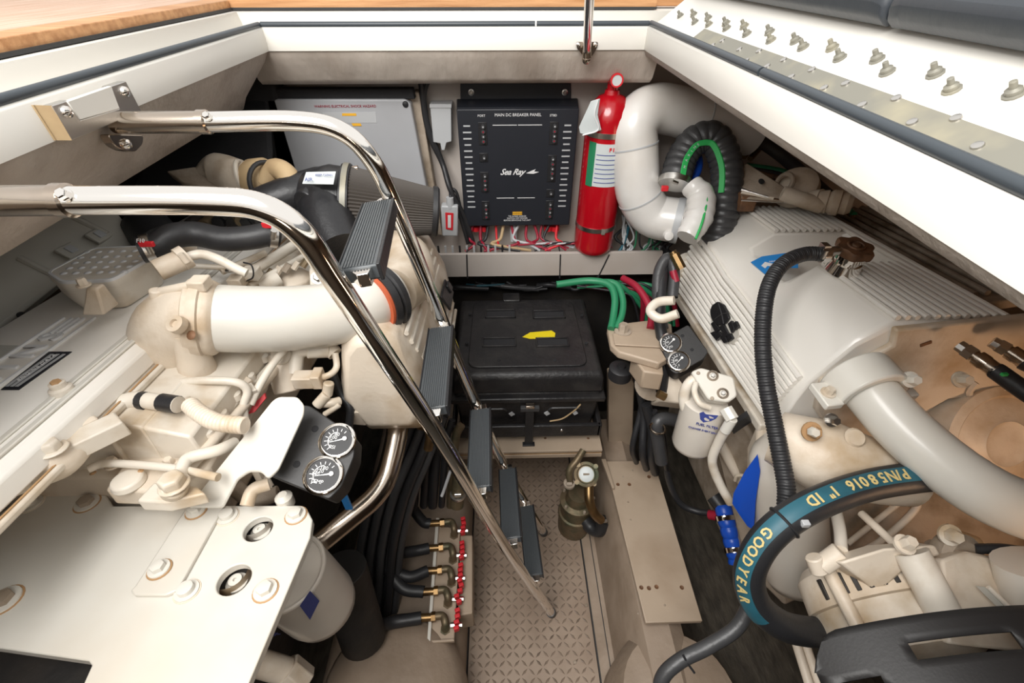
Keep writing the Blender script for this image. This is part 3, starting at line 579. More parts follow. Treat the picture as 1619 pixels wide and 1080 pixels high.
# support post right of the box
tag(obj('support_post', G().prism(rpoly([Y(x, y, .96) for x, y in ((962, 592), (990, 590), (1003, 606), (1000, 704), (962, 712))], .008), (0, .03, 0)), 'board', None, .003), 'upright beige support board right of the battery box', 'board')
tag(obj('rubber_mount', G().lathe(D(982, 582, 1.17), EZ, [(-.03, .03), (0, .03), (.004, .024), (.006, .012), (.012, .010)], 20), 'rub'), 'black rubber engine mount just above the upright beige board', 'mount')
eb = thing('engine_mount_arm', 'beige engine mount arm with a large bolt, right of the battery box', 'bracket')
pa = D(990, 525, 1.12); na = V((0, .1, 1)).normalized()
obj('arm', G().prism([PL(x, y, pa, na) for x, y in ((960, 518), (966, 513), (1040, 504), (1062, 512), (1066, 560), (1042, 574), (978, 556), (966, 545))], -na*.02), 'board', eb, .004)
obj('web', G().prism([PL(x, y, pa, na)-na*.02 for x, y in ((1000, 550), (1048, 545), (1052, 580), (1020, 576))], -na*.05), 'board', eb, .004)
obj('step', G().prism([PL(x, y, pa, na)+na*.002 for x, y in ((968, 530), (1045, 524), (1048, 552), (972, 548))], na*.004), 'board', eb, .003)
obj('bolt', G().bolt(PL(984, 528, pa, na)+na*.003, na, .012, .022, 1.7), 'castd', eb)
# bronze strainer on floor
bs = thing('seawater_strainer', 'old bronze seawater strainer pump on the floor below the battery shelf', 'strainer')
c = Z(914, 806, .0); c.z = 0
ctop = D(927, 750, 1.33)
bz = D(914, 786, 1.44)
obj('body', G().lathe(bz-V((0, 0, .10)), EZ, [(0, .05), (.01, .058), (.018, .056), (.02, .05), (.07, .047), (.075, .056), (.085, .056), (.09, .04), (.12, .032)], 28), 'bronze', bs, smooth=50)
obj('body_foot', G().lathe((bz.x, bz.y, .002), EZ, [(0, .040), (.01, .052), (max(.02, bz.z-.10), .055)], 24), 'bronze', bs)
axs = (CAM-ctop).normalized()
obj('cover_ring', G().lathe(ctop-axs*.035, axs, [(0, .024), (.02, .026), (.022, .034), (.035, .036), (.037, .028), (.032, .024)], 28), 'bronze', bs)
obj('sight_glass', G().lathe(ctop-axs*.006, axs, [(0, .023), (.003, .022), (.004, .018)], 24), 'lab', bs)
obj('rating_mark', G().box(ctop-axs*.001, (.009, .003, .0008), (rt, up, axs)), 'castd', bs)
for k in range(4):
    a_ = k*math.pi/2+.7; d = rt*math.cos(a_)+up*math.sin(a_); obj('cover_lug', G().cyl(ctop+d*.036-axs*.02, ctop+d*.036+axs*.004, .007, n=10), 'bronze', bs)
obj('outlet_pipe', G().tube(DP((931, 768, 1.34), (932, 792, 1.33), (940, 812, 1.34), (950, 822, 1.36)), .014, n=12), 'brass', bs)
obj('outlet_hose', G().tube(DP((922, 818, 1.47), (934, 834, 1.46), (948, 838, 1.44), (956, 822, 1.42)), .021, n=14), 'rub', bs)
obj('wire_harness', G().tube(DP((903, 770, 1.34), (900, 745, 1.33), (912, 728, 1.33), (922, 712, 1.34)), .010, n=10), 'bronze', bs)
clampband(D(900, 765, 1.335), EZ, .016, bs, 'castd', .004); obj('hose_clamp', G().box(D(955, 824, 1.38), (.009, .004, .005)), 'steel', bs, .001)
for k in range(5): obj('body_bolt', G().bolt(bz+V((.05*math.cos(k*1.25), .05*math.sin(k*1.25), -.015)), EZ, .005, .01, 0), 'castd', bs)
# ================================================================== MANIFOLD (left of the plate)
mf = thing('fuel_manifold', 'beige bracket carrying a row of five red valve levers beside the tread plate', 'manifold')
zm = .24
MP = lambda x, y, z=zm: Z(x, y, z)
obj('bracket', G().prism([MP(x, y) for x, y in ((694, 832), (728, 835), (718, 1012), (678, 1015))], (0, 0, -.012)), 'board', mf, .002)
obj('side_flange', G().prism([MP(x, y) for x, y in ((690, 822), (695, 822), (681, 1018), (676, 1018))], (0, 0, .012)), 'paintc', mf, .001)
obj('front_flange', G().prism([MP(678, 1015), MP(718, 1012), MP(719, 1016), MP(679, 1019)], (0, 0, .010)), 'board', mf, .001)
obj('valve_block', G().prism([MP(x, y, zm-.005) for x, y in ((728, 846), (747, 846), (747, 970), (724, 974))], (0, 0, -.09)), 'board', mf, .003)
ends = [((652, 790, 1.1), (655, 815, 1.1), (668, 830)), ((640, 868, 1.12), (650, 871, 1.12), (664, 869)), ((640, 900, 1.14), (655, 912, 1.13), (668, 909)), ((628, 850, 1.14), (640, 915, 1.13), (663, 935)), ((585, 985, 1.14), (620, 988, 1.12), (650, 978))]
cy = [(830, 700), (869, 698), (905, 696), (938, 690), (979, 686)]
for i, (yv, xe) in enumerate(cy):
    zz = zm+.022
    p0 = MP(xe-22, yv-2, zz); p1 = MP(xe-4, yv-3, zz); p2 = MP(xe+13, yv-5, zz); p3 = MP(xe+18, yv+6, zz-.0); p4 = MP(xe+18, yv+16, zz-.02)
    obj('brass_ferrule', G().cyl(p0, p1, .0095, n=12).cyl(p1, p1.lerp(p2, .4), .012, n=6), 'brass', mf)
    obj('elbow_fitting', G().tube([p1, p2, p3, p4], .0095, n=12).cyl(p4, p4-V((0, 0, .02)), .013, n=6), 'bronze', mf)
    v0 = MP(xe+31 if i < 3 else xe+37, yv+4, zm+.012)
    v0 = MP(733-i*2.6, yv+8, zm+.012)
    vb = obj('valve', G().cyl(v0+V((-.016, 0, -.006)), v0+V((.012, 0, -.006)), .007, n=8), 'steel', mf)
    for k, dy in enumerate((-.027, -.014, -.001, .012)):
        obj('lever', G().box(v0+V((rnd.uniform(-.003, .006)-k*.001, -dy, .008)), (.0065, .0045, .009), (V((.9, .3, 0)).normalized(), V((-.3, .9, 0)).normalized(), EZ)), 'redp', vb, .0015)
tag(obj('loose_wire', G().tube(DP((697, 1018, 1.18), (692, 1035, 1.17), (690, 1052, 1.16), (699, 1056, 1.16), (701, 1035, 1.17), (697, 1020, 1.18)), .0022, n=6), 'redd'), 'thin dark red wire loop hanging under the manifold bracket', 'wire')
tag(obj('loose_wire', G().tube(DP((680, 1020, 1.18), (688, 1040, 1.17), (696, 1045, 1.16), (695, 1030, 1.17)), .002, n=6), 'rub'), 'thin black wire loop hanging under the manifold bracket', 'wire')
lab5 = ['farthest of five black hoses joined to the red-lever manifold', 'second farthest black hose joined to the red-lever manifold', 'middle of five black hoses joined to the red-lever manifold', 'second nearest black hose joined to the red-lever manifold, swinging wide', 'nearest of five black hoses joined to the red-lever manifold']
hpaths = [((666, 705, .50), (652, 755, .42), (650, 795, .32), (668, 824, .27)), ((598, 862, .36), (622, 874, .30), (652, 872, .27)), ((600, 850, .36), (612, 892, .29), (645, 912, .27)), ((646, 740, .46), (608, 820, .38), (604, 880, .31), (634, 928, .27)), ((560, 1015, .36), (585, 996, .32), (618, 985, .27))]
for i, (yv, xe) in enumerate(cy):
    p0 = MP(xe-20, yv-2, zm+.022)
    cable('fuel_hose', [Z(*q) for q in hpaths[i]]+[p0], .0145, 'rub', lab5[i], 'fuel hoses of the manifold', 'hose', seg=8, n=14)
# dark hose bundle
for k in range(12):
    x = 576+k*5.6; d = 1.02+(k*2 % 3)*.034
    cable('bundled_hose', DP((x+62, 660, d+.02), (x+40, 720, d+.03), (x+12, 790, d+.05), (x-6, 870, d+.10), (x-14, 960, d+.16), (x-34, 1060, d+.22)), (.0105, .0125, .0115)[k % 3], rnd.choice(('rub', 'rub', 'rubg')), 'black hose in the bundle dropping between left engine and stringer', 'black hoses beside the left engine', 'hose')
for k in range(5):
    x = 668+k*14
    cable('bundled_hose', DP((x+5, 640+k*8, 1.14), (x-3, 690, 1.15), (x-8, 740, 1.18), (x-12, 800, 1.25)), .009+.002*(k % 3), rnd.choice(('rub', 'bronze', 'rub')), 'dark hose left of the battery shelf dropping towards the manifold', 'dark hoses left of the battery shelf', 'hose')
vf = thing('brass_valve', 'dark brass valve with clamp under the lower chrome rail left of the shelf', 'valve')
obj('body', G().cyl(D(728, 742, 1.16), D(722, 800, 1.2), .018).cyl(D(738, 735, 1.14), D(744, 755, 1.14), .016, n=8), 'bronze', vf)
obj('handle', G().tube(DP((712, 745, 1.12), (702, 775, 1.13), (698, 785, 1.13)), .004, n=8), 'lgrey', vf)
clampband(D(724, 782, 1.18), EZ, .019, vf, 'steel', .004)
# ================================================================== LEFT ENGINE
le = thing('marine_engine', 'cream painted left marine diesel engine with bolted white front plate', 'engine')
OV = D(100, 520, .69)                      # valve cover plane
def ev(x, y, h=0): return PL(x, y, OV+EN*h, EN)
OH = OV-EN*.125                            # head deck below it
def eh(x, y, h=0): return PL(x, y, OH+EN*h, EN)
def loc(p, O): q = p-O; return q.x, q.dot(EA), q.dot(EN)
def W(O, x, a, n): return O+EX*x+EA*a+EN*n
# engine block and head
rx = eh(640, 560).x
an = loc(PL(250, 781, D(250, 900, .57), EN), OV)[1]
obj('block', G().prism([W(OV, -.30, an, -.14), W(OV, .25, an, -.14), W(OV, .25, .62, -.14), W(OV, -.30, .62, -.14)], -EN*.10), 'cast', le, .01)
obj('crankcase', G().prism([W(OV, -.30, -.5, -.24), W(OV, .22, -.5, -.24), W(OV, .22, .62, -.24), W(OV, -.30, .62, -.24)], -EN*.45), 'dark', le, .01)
obj('cylinder_head', G().prism([W(OV, -.28, an+.01, -.127), W(OV, .235, an+.01, -.127), W(OV, .235, .60, -.127), W(OV, -.28, .60, -.127)], -EN*.04), 'paint', le, .004)
# valve cover: left edge and right edge traced
vr0 = ev(0, 742); vr1 = ev(239, 533); xr = (loc(vr0, OV)[0]+loc(vr1, OV)[0])/2
vl0 = ev(0, 520); vl1 = ev(108, 442); xl = (loc(vl0, OV)[0]+loc(vl1, OV)[0])/2
A1 = loc(ev(400, 330), OV)[1]
obj('valve_cover', G().loft([[W(OV, xl-.02+o_, a_, -.036), W(OV, xl+o_, a_, -.008), W(OV, xl+.01+o_, a_, 0), W(OV, xr-.012-o_, a_, 0), W(OV, xr-o_, a_, -.01), W(OV, xr+.002-o_, a_, -.036)] for a_, o_ in ((an-.22, 0), (A1-.01, 0), (A1, .01))]), 'cover', le, .003)
obj('cover_wall', G().prism([W(OV, xl, an, -.036), W(OV, xr+.001, an, -.036), W(OV, xr+.001, A1, -.036), W(OV, xl, A1, -.036)], -EN*.09), 'paint', le, .003)
for dx, hh in ((-.012, .004), (-.03, .003)): obj('cover_step', G().prism([W(OV, xr+dx-.008, an-.22, 0), W(OV, xr+dx, an-.22, 0), W(OV, xr+dx, A1-.02, 0), W(OV, xr+dx-.008, A1-.02, 0)], EN*hh), 'paintc', le, .0015)
obj('gasket_flange', G().prism([W(OV, xr+.0, an-.22, -.038), W(OV, xr+.010, an-.22, -.038), W(OV, xr+.010, A1, -.038), W(OV, xr+.0, A1, -.038)], -EN*.010), 'paint', le, .003)
obj('gasket_stain', G().prism([W(OV, xr+.0035, an-.22, -.0376), W(OV, xr+.0060, an-.22, -.0376), W(OV, xr+.0060, A1-.1, -.0376), W(OV, xr+.0035, A1-.1, -.0376)], EN*.001), 'rustb', le)
for (w0, w1, n0, n1, a0) in ((.0, .045, -.047, -.056, an-.22), (.045, .10, -.056, -.075, an+.01)):
    a0 = an+.005
    obj('head_cheek', G().loft([[W(OV, xr+w0-.002, a_, n0), W(OV, xr+w1, a_, n1), W(OV, xr+w1+.004, a_, -.13), W(OV, xr+w0-.002, a_, -.13)] for a_ in (a0, A1-.12)]), 'paint', le, .004)
# emblem on the valve cover: two raised rails with raised letters between
e0 = loc(ev(0, 573), OV); e1 = loc(ev(104, 503), OV); f0 = loc(ev(0, 612), OV); f1 = loc(ev(146, 504), OV)
xe0 = (e0[0]+e1[0])/2; xe1 = (f0[0]+f1[0])/2; ae = (e1[1]+f1[1])/2
obj('emblem_rail', G().prism([W(OV, xe0-.003, -.18, 0), W(OV, xe0, -.18, 0), W(OV, xe0, ae, 0), W(OV, xe0-.003, ae, 0)], EN*.003), 'white', le)
obj('emblem_rail', G().prism([W(OV, xe1, -.18, 0), W(OV, xe1+.003, -.18, 0), W(OV, xe1+.003, ae, 0), W(OV, xe1, ae, 0)], EN*.003), 'white', le)
we = xe1-xe0
for k in range(3): xx = xe0+we*(.28+.2*k); obj('emblem_bar', G().prism([W(OV, xx-.002, ae-.045, 0), W(OV, xx+.002, ae-.045, 0), W(OV, xx+.002, ae-.002, 0), W(OV, xx-.002, ae-.002, 0)], EN*.003), 'white', le)
aS = loc(ev(85, 534), OV)[1]; pit_ = aS-loc(ev(50, 557), OV)[1]
for k, ch in enumerate('SNIMMUC'):
    text(ch, W(OV, (xe0+xe1)/2, aS-pit_*k, .0006), EA, -EX, we*.92, 'white', le, thick=.0025, bold=.001)
def evq(pl): return [ev(x, y) for x, y in pl]
obj('data_plate', G().prism([W(OV, *loc(ev(x, y), OV)[:2], 0) for x, y in ((2, 617), (30, 617), (114, 557), (78, 557))], EN*.0012), 'plate_', le)
pA = loc(ev(16, 610), OV); pB = loc(ev(95, 560), OV)
for k in range(3):
    t = .22+.27*k
    a0 = ev(2+28*t, 615).lerp(ev(78+36*t, 559), .04); a1 = ev(2+28*t, 615).lerp(ev(78+36*t, 559), .96)
    d = (a1-a0).normalized(); s_ = d.cross(EN)*.0022
    obj('plate_print', G().prism([a0+s_, a1+s_, a1-s_, a0-s_], EN*.0016), 'lgrey', le)
text('ENGINE DATA', ev(60, 582)+EN*.0018, ev(95, 556)-ev(15, 612), (ev(0, 560)-ev(60, 600)), .009, 'white', le)
obj('grey_decal', G().prism([ev(x, y) for x, y in ((-20, 546), (34, 547), (0, 572), (-20, 584))], EN*.0008), 'greyd', le)
for k in range(5):
    a = ev(324+k*13, 364); b = ev(352+k*9, 336); a.x, b.x = (a.x+b.x)/2, (a.x+b.x)/2
    obj('emblem_bar', G().prism([a, a+EX*.004, b+EX*.004, b], EN*.003), 'white', le)
# capnuts along the cover
for i, (x, y, r_) in enumerate(((103, 625, .0105), (395, 430, .010))):
    p = ev(x, y, -.005); obj('cover_bolt', G().lathe(p, EN, [(0, r_*1.25), (.012, r_*1.15), (.014, r_*.8), (.020, r_*.8), (.021, r_*.4)], 16), 'paint', le); obj('bolt_rust', G().lathe(p+EN*.019, EN, [(0, r_*.62), (.004, r_*.5)], 6), 'rustb', le)
# breather box
bt = thing('crankcase_breather', 'pale grey breather box with dimpled top standing on the valve cover', 'breather')
OB = OV+EN*.052
bpx = [(74, 434), (150, 394), (228, 391), (252, 404), (178, 446), (98, 450)]
top = rpoly([PL(x, y, OB, EN) for x, y in bpx], .012)
cen = sum(top, V())/len(top)
def sc(k, h): return [cen+(p-cen)*k+EN*h for p in top]
obj('body', G().loft([sc(.86, -.05), sc(.96, -.030), sc(.98, -.012), sc(1.0, -.010), sc(1.0, 0), sc(.98, .003)]), 'paint', bt, smooth=50)
obj('lid_rim', G().loft([sc(1.0, .0), sc(.985, .004), sc(.93, .004), sc(.92, 0)], False), 'white', bt)
u_ = (PL(228, 391, OB, EN)-PL(150, 394, OB, EN)); v_ = (PL(98, 450, OB, EN)-PL(150, 394, OB, EN))
bo = PL(150, 394, OB, EN)
for i in range(6):
    for j in range(5):
        x = 118+i*19+j*-9+8; y = 402+j*8.4+(-.6)*i
        p = PL(x+12, y, OB, EN)+EN*.002; obj('lid_dimple', G().ball(p, 0.0062, 8, .45), 'white', bt)
obj('mounting_leg', G().loft([[p_+EX*s*h+EA*t_*h for s, t_ in ((-1, -1), (1, -1), (1, 1), (-1, 1))] for p_, h in ((D(150, 452, .665), .008), (D(155, 470, .675), .012), (D(160, 490, .69), .017))]), 'cast', bt, .003)
obj('mounting_bolt', G().bolt(D(133, 452, .655), EN, .006, .01), 'cast', bt)
obj('spigot', G().cyl(D(248, 428, .70), D(290, 410, .72), .0165, n=20), 'cast', bt)
clampband(D(290, 408, .715), D(300, 403, .72)-D(280, 414, .71), .0175, bt, 'cast', .006)
cable('breather_pipe', DP((292, 408, .72), (318, 402, .73), (345, 410, .74), (372, 424, .745), (390, 432, .75)), .0075, 'paint', 'cream bent tube leading from the breather box towards the fat white pipe', cat='pipe')
# black hose from breather
h1 = thing('breather_hose', 'smooth black rubber hose running right from breather box with red-marked clamps', 'hose')
hh = DP((222, 396, .74), (248, 390, .75), (272, 374, .76), (310, 370, .78), (352, 378, .79), (395, 376, .80), (425, 370, .81), (442, 372, .82))
obj('hose', G().tube(hh, .021, n=22, seg=6), 'rub', h1)
clampband(D(236, 393, .745), hh[1]-hh[0], .0225, h1); clampband(D(432, 371, .81), hh[7]-hh[6], .0225, h1)
obj('red_mark', G().box(D(232, 386, .715), (.011, .003, .004)), 'redp', h1, .001); obj('red_mark', G().box(D(422, 356, .79), (.008, .003, .005)), 'redp', h1, .001)
text('F10', D(222, 381, .71), rt, up, .009, 'white', h1)
# grey cover far left (outboard)
gc = thing('side_heat_shield', 'grey moulded cover with two square sockets between left engine and hull', 'cover')
OG = D(60, 480, .78); NG = V((.62, -.25, .74)).normalized()
slabp = [PL(x, y, OG, NG) for x, y in ((-120, 470), (0, 372), (110, 330), (186, 335), (214, 372), (222, 398), (180, 402), (100, 440), (0, 520), (-120, 610))]
obj('shell', G().prism(slabp, -NG*.03), 'greyd', gc, .006)
for cx_, cy_ in ((113, 397), (158, 373)):
    b = PL(cx_, cy_, OG, NG); ax_ = (EA, NG.cross(EA), NG)
    obj('socket', G().box(b+NG*.002, (.022, .014, .004), ax_), 'greyd', gc, .002); obj('socket_insert', G().box(b+NG*.006, (.008, .008, .003), ax_), 'lgrey', gc, .001)
for cx_, cy_ in ((140, 352), (60, 420)): obj('rib', G().cyl(PL(cx_-30, cy_-12, OG, NG), PL(cx_+30, cy_+18, OG, NG), .006, n=8), 'greyd', gc)
obj('screw', G().bolt(PL(34, 499, OG, NG)+NG*.001, NG, .004, .005), 'rub', gc)
# intake elbow casting and charge pipe
OE = D(300, 500, .66)
ic = thing('charge_air_pipe', 'fat cream charge air pipe with cast elbow crossing the left engine', 'pipe')
pipe = DP((335, 503, .70), (400, 505, .72), (470, 503, .745), (540, 494, .775), (590, 477, .80), (622, 462, .83))
obj('tube', G().tube(pipe, [.052, .0525, .0525, .0525, .048, .045], n=36, seg=8), 'paintc', ic)
ax = (pipe[1]-pipe[0]).normalized()
obj('flange_ring', G().lathe(pipe[0]-ax*.02, ax, [(0, .054), (.0, .061), (.012, .061), (.014, .0575), (.022, .058), (.026, .056), (.030, .0525)], 40), 'cast', ic, smooth=35)
obj('weld_line', G().tube(DP((450, 523, .70), (520, 520, .725), (575, 505, .76)), .0012, n=6), 'castd', ic)
el = [D(330, 503, .70), D(300, 505, .695), D(272, 520, .70), D(266, 560, .73), D(275, 600, .76)]
obj('elbow', G().tube(el, [.055, .054, .052, .052, .055], n=28, seg=6), 'cast', ic)
obj('elbow_band', G().lathe(D(318, 503, .70)-ax*.014, ax, [(0, .055), (0, .060), (.020, .060), (.020, .055)], 36), 'cast', ic, .002)
obj('band_lug', G().box(D(316, 448, .66), (.012, .012, .008)).cyl(D(252, 462, .66), D(300, 452, .66), .007, n=10).cyl(D(246, 458, .655), D(250, 485, .67), .009, n=10), 'cast', ic, .002)
obj('boss', G().lathe(D(284, 515, .635), V((-.1, -.5, .8)), [(0, .013), (.010, .012), (.011, .006), (.007, .005)], 16), 'cast', ic)
obj('boss', G().lathe(D(302, 530, .64), V((-.1, -.6, .7)), [(0, .007), (.002, .004)], 10), 'rust', ic)
obj('pillar', G().tube(DP((292, 525, .665), (305, 560, .69), (318, 600, .72)), [.018, .022, .03], n=14), 'cast', ic)
fo = eh(285, 600)
obj('foot_flange', G().prism([eh(x, y, .03) for x, y in ((240, 586), (258, 574), (330, 590), (372, 560), (395, 578), (330, 618), (262, 612))], -EN*.04), 'cast', ic, .004)
for x, y in ((257, 578), (349, 592)): obj('foot_bolt', G().bolt(eh(x, y, .03), EN, .006, .010), 'cast', ic)
cpl = thing('hose_coupling', 'black rubber coupling with orange clamp at the end of charge air pipe', 'coupling')
cp, ca = D(600, 474, .805), (D(622, 462, .83)-D(590, 478, .80)).normalized()
obj('sleeve', G().lathe(cp-ca*.008, ca, [(0, .045), (0, .056), (.012, .058), (.016, .053), (.020, .058), (.030, .058), (.032, .048)], 36), 'rub', cpl, smooth=35)
obj('clamp', G().lathe(cp-ca*.013, ca, [(0, .047), (0, .052), (.007, .053), (.007, .047)], 36), 'orange', cpl)
# intercooler / ribbed inboard housing
rc = thing('aftercooler_housing', 'cream ribbed aftercooler housing between left engine pipe and chrome ladder', 'cooler')
AH = D(640, 470, .93)
hs = [(-.06, .055), (-.035, .085), (.0, .09), (.04, .065), (.075, -.02), (.09, -.11), (.06, -.17), (-.05, -.17), (-.09, -.08)]
cH = D(628, 470, .95)
obj('housing', G().loft([[cH+EX*x*k+EA*a_+EN*(n_*k-.03) for x, n_ in hs] for a_, k in ((-.22, .72), (-.19, .95), (-.05, 1), (.22, 1), (.27, .9), (.30, .6))]), 'cast', rc, .006, smooth=50)
for k in range(9):
    t = k/8; x = .046+.045*t; n_ = .05-.17*t
    obj('rib', G().tube([cH+EX*(x+.004)+EA*(-.17+.03*t)+EN*(n_-.03), cH+EX*(x+.004)+EA*(.20)+EN*(n_-.03)], .0045, n=8, smooth=False), 'paint', rc)
obj('maker_badge', G().box(cH+EX*.088+EA*.12+EN*(-.06), (.003, .045, .022), (V((.9, 0, .4)).normalized(), EA, V((-.4, 0, .9)).normalized())).box(cH+EX*.091+EA*.15+EN*(-.055), (.003, .015, .012), (V((.9, 0, .4)).normalized(), EA, V((-.4, 0, .9)).normalized())), 'plas', rc, .003)
obj('inlet_dome', G().tube(DP((622, 462, .84), (645, 440, .90), (640, 410, .97), (625, 395, 1.02)), [.046, .052, .055, .045], n=24), 'cast', rc)
obj('outlet_neck', G().tube(DP((560, 580, .90), (600, 590, .92), (630, 640, .93)), [.075, .07, .035], n=24), 'cast', rc)
obj('boss', G().cyl(D(628, 520, .86), D(634, 545, .85), .017).cyl(D(665, 590, .9), D(672, 602, .9), .012), 'cast', rc, .002)
for x, y in ((676, 552), (662, 572), (675, 600), (683, 575)): obj('bolt', G().bolt(D(x, y, .97), V((.5, -.5, .6)), .007, .016), 'paint', rc)
cable('sensor_lead', DP((553, 533, .80), (568, 548, .79), (580, 560, .785)), .006, 'castd', 'short dark sensor plug hanging below the charge air pipe')
# chrome exhaust / drain pipe
cxp = thing('polished_drain_pipe', 'polished stainless pipe bending down from aftercooler behind the gauge box', 'pipe')
cp_ = fillet(DP((632, 648, .93), (626, 700, .90), (606, 775, .86), (498, 862, .80)), .07, 8)
obj('tube', G().tube(cp_, .0215, n=28, smooth=False), 'steeld', cxp)
obj('collar', G().lathe(D(633, 645, .935), D(626, 700, .90)-D(633, 645, .935), [(0, .026), (0, .031), (.014, .031), (.016, .024)], 28), 'cast', cxp)
# front plate with bolts
fpz = D(250, 900, .57); NP_ = EN
fp2 = [(-140, 900), (-40, 838), (32, 790), (52, 783), (168, 783), (178, 800), (472, 799), (486, 806), (494, 822), (490, 850), (372, 1130), (110, 1130), (145, 1052), (140, 1045), (-140, 1005)]
fpl = thing('front_cover_plate', 'thick white bolted steel plate across the front of the left engine', 'plate')
P2 = lambda x, y, h=0: PL(x, y, fpz+EN*h, EN)
# plate with two round holes: built as strips around the holes
ol = [P2(x, y) for x, y in fp2]
bm = bmesh.new(); 
def loopv(pts): return [bm.verts.new(p) for p in pts]
ov = loopv(ol); edges = [bm.edges.new((ov[i], ov[(i+1) % len(ov)])) for i in range(len(ov))]
holes = [((408, 836), .0185), ((370, 916), .0195)]
for (hx, hy), hr in holes:
    c = P2(hx, hy); q = loopv([c+(EX*math.cos(2*math.pi*k/28)+EA*math.sin(2*math.pi*k/28))*hr for k in range(28)]); edges += [bm.edges.new((q[i], q[(i+1) % 28])) for i in range(28)]
bmesh.ops.triangle_fill(bm, use_beauty=True, use_dissolve=False, edges=edges, normal=EN)
rr = bmesh.ops.extrude_face_region(bm, geom=bm.faces[:]); bmesh.ops.translate(bm, verts=[v for v in rr['geom'] if isinstance(v, bmesh.types.BMVert)], vec=-EN*.012)
bmesh.ops.recalc_face_normals(bm, faces=bm.faces); me = bpy.data.meshes.new('plate'); bm.to_mesh(me); bm.free()
obj('plate', me, 'paintc', fpl, .0015)
for (hx, hy), hr in holes:
    c = P2(hx, hy, -.022); w_ = obj('recess_wall', G().lathe(P2(hx, hy, -.03), EN, [(0, hr*1.1), (.016, hr*1.1)], 28, False), 'paint', fpl)
    obj('recess_floor', G().cyl(P2(hx, hy, -.032), P2(hx, hy, -.03), hr*1.12), 'dark', fpl)
    obj('recessed_bolt', G().lathe(c+EX*.004-EA*.003-EN*.008, EN, [(0, .013), (.006, .013), (.007, .008), (.013, .008), (.013, .0025), (.010, .0025)], 20), 'paintc', fpl)
bl = [(48, 797, .012, 1), (138, 796, .012, 2), (310, 808, .010, 0), (360, 817, .011, 1), (468, 815, .011, 0), (252, 900, .010, 0), (296, 935, .011, 1), (420, 934, .011, 0), (6, 950, .014, 2)]
for x, y, r_, k in bl:
    h_ = .007 if (x, y) in ((310, 808), (252, 900)) else .0
    c = P2(x, y, h_)
    b_ = obj('washer', G().lathe(c, EN, [(0, r_*1.25), (.0025, r_*1.22), (.003, r_)], 20), 'paintc', fpl)
    obj('bolt_head', G().lathe(c+EN*.002, EN, [(0, r_*.85), (.007, r_*.8), (.008, r_*.5)], 6 if k != 1 else 16), 'paintc' if k != 2 else 'castd', fpl)
    obj('rust_ring', G().lathe(c-EN*.0005, EN, [(0, r_*1.42), (.0012, r_*1.36)], 20), 'rustb' if k != 1 else 'cast', fpl)
obj('lifting_eye', G().lathe(P2(450, 790, 0), EN, [(-.01, .012), (.006, .012), (.012, .006)], 14), 'paintc', fpl)
# bracket arm
OA = fpz+EN*.006
arm = [PL(x, y, OA, EN) for x, y in ((207, 935), (212, 940), (270, 941), (283, 928), (372, 770), (392, 742), (410, 745))]
br = thing('gauge_bracket_arm', 'long white bent bracket arm bolted to the white plate and holding gauge box', 'bracket')
# lower flat portion and raised upper portion
low = [PL(x, y, OA, EN) for x, y in ((206, 934), (213, 941), (262, 941), (280, 933), (354, 800), (296, 800), (214, 926))]
obj('lower_flat', G().prism(low, -EN*.006), 'paintc', br, .0015)
OU = D(440, 680, .60); NU = V((.18, -.25, .95)).normalized()
upf = [D(296, 802, .617), D(345, 740, .604), D(430, 634, .608), D(440, 627, .611), D(470, 627, .618), D(481, 640, .618), D(480, 655, .615), D(440, 742, .594), D(424, 757, .591), D(412, 745, .592), D(394, 745, .592), D(376, 757, .594), D(352, 802, .612)]
obj('upper_flat', G().prism(rpoly(upf, .004, 2), -NU*.006), 'paintc', br, .0015)
# gauge box
def gaugebox(name, label, cs, ctr, gs, r_, hole, flipmat='plas'):
    gb = thing(name, label, 'instrument box')
    n_ = (cs[1]-cs[0]).cross(cs[3]-cs[0]).normalized()
    if n_.dot(CAM-cs[0]) < 0: n_ = -n_
    obj('housing', G().loft([rpoly([p-n_*h for p in cs], .01, 3) for h in (.05, .0)]), 'guard', gb, .0015)
    rd = (cs[1]-cs[0]).normalized(); ud = (cs[0]-cs[3]).normalized(); ud = n_.cross(rd)
    return gb, n_, rd, ud
cs = [D(462, 640, .665), D(590, 700, .655), D(543, 788, .625), D(428, 752, .62)]
GC = D(500, 715, .64)
n_ = ((cs[1]-cs[0]).cross(cs[3]-cs[0])).normalized(); n_ = n_ if n_.dot(CAM-GC) > 0 else -n_
def onp(x, y, h=0): return PL(x, y, GC+n_*h, n_)
gb = thing('instrument_box', 'large near black gauge box with two round chrome-rimmed dials', 'instrument box')
outl = rpoly([onp(x, y) for x, y in ((470, 640), (489, 641), (562, 690), (560, 722), (540, 770), (520, 790), (421, 750))], .004, 2)
obj('housing', G().prism(outl, -n_*.055), 'guard', gb, .0015)
for x, y in ((498, 678), (469, 734)): obj('screw_recess', G().lathe(onp(x, y), n_, [(0, .005), (.0008, .004), (.0003, .002)], 12), 'foam', gb)
rdir = (onp(560, 700)-onp(500, 690)).normalized(); udir = n_.cross(rdir)
rdir2 = (onp(532, 650)-onp(505, 740)).normalized()
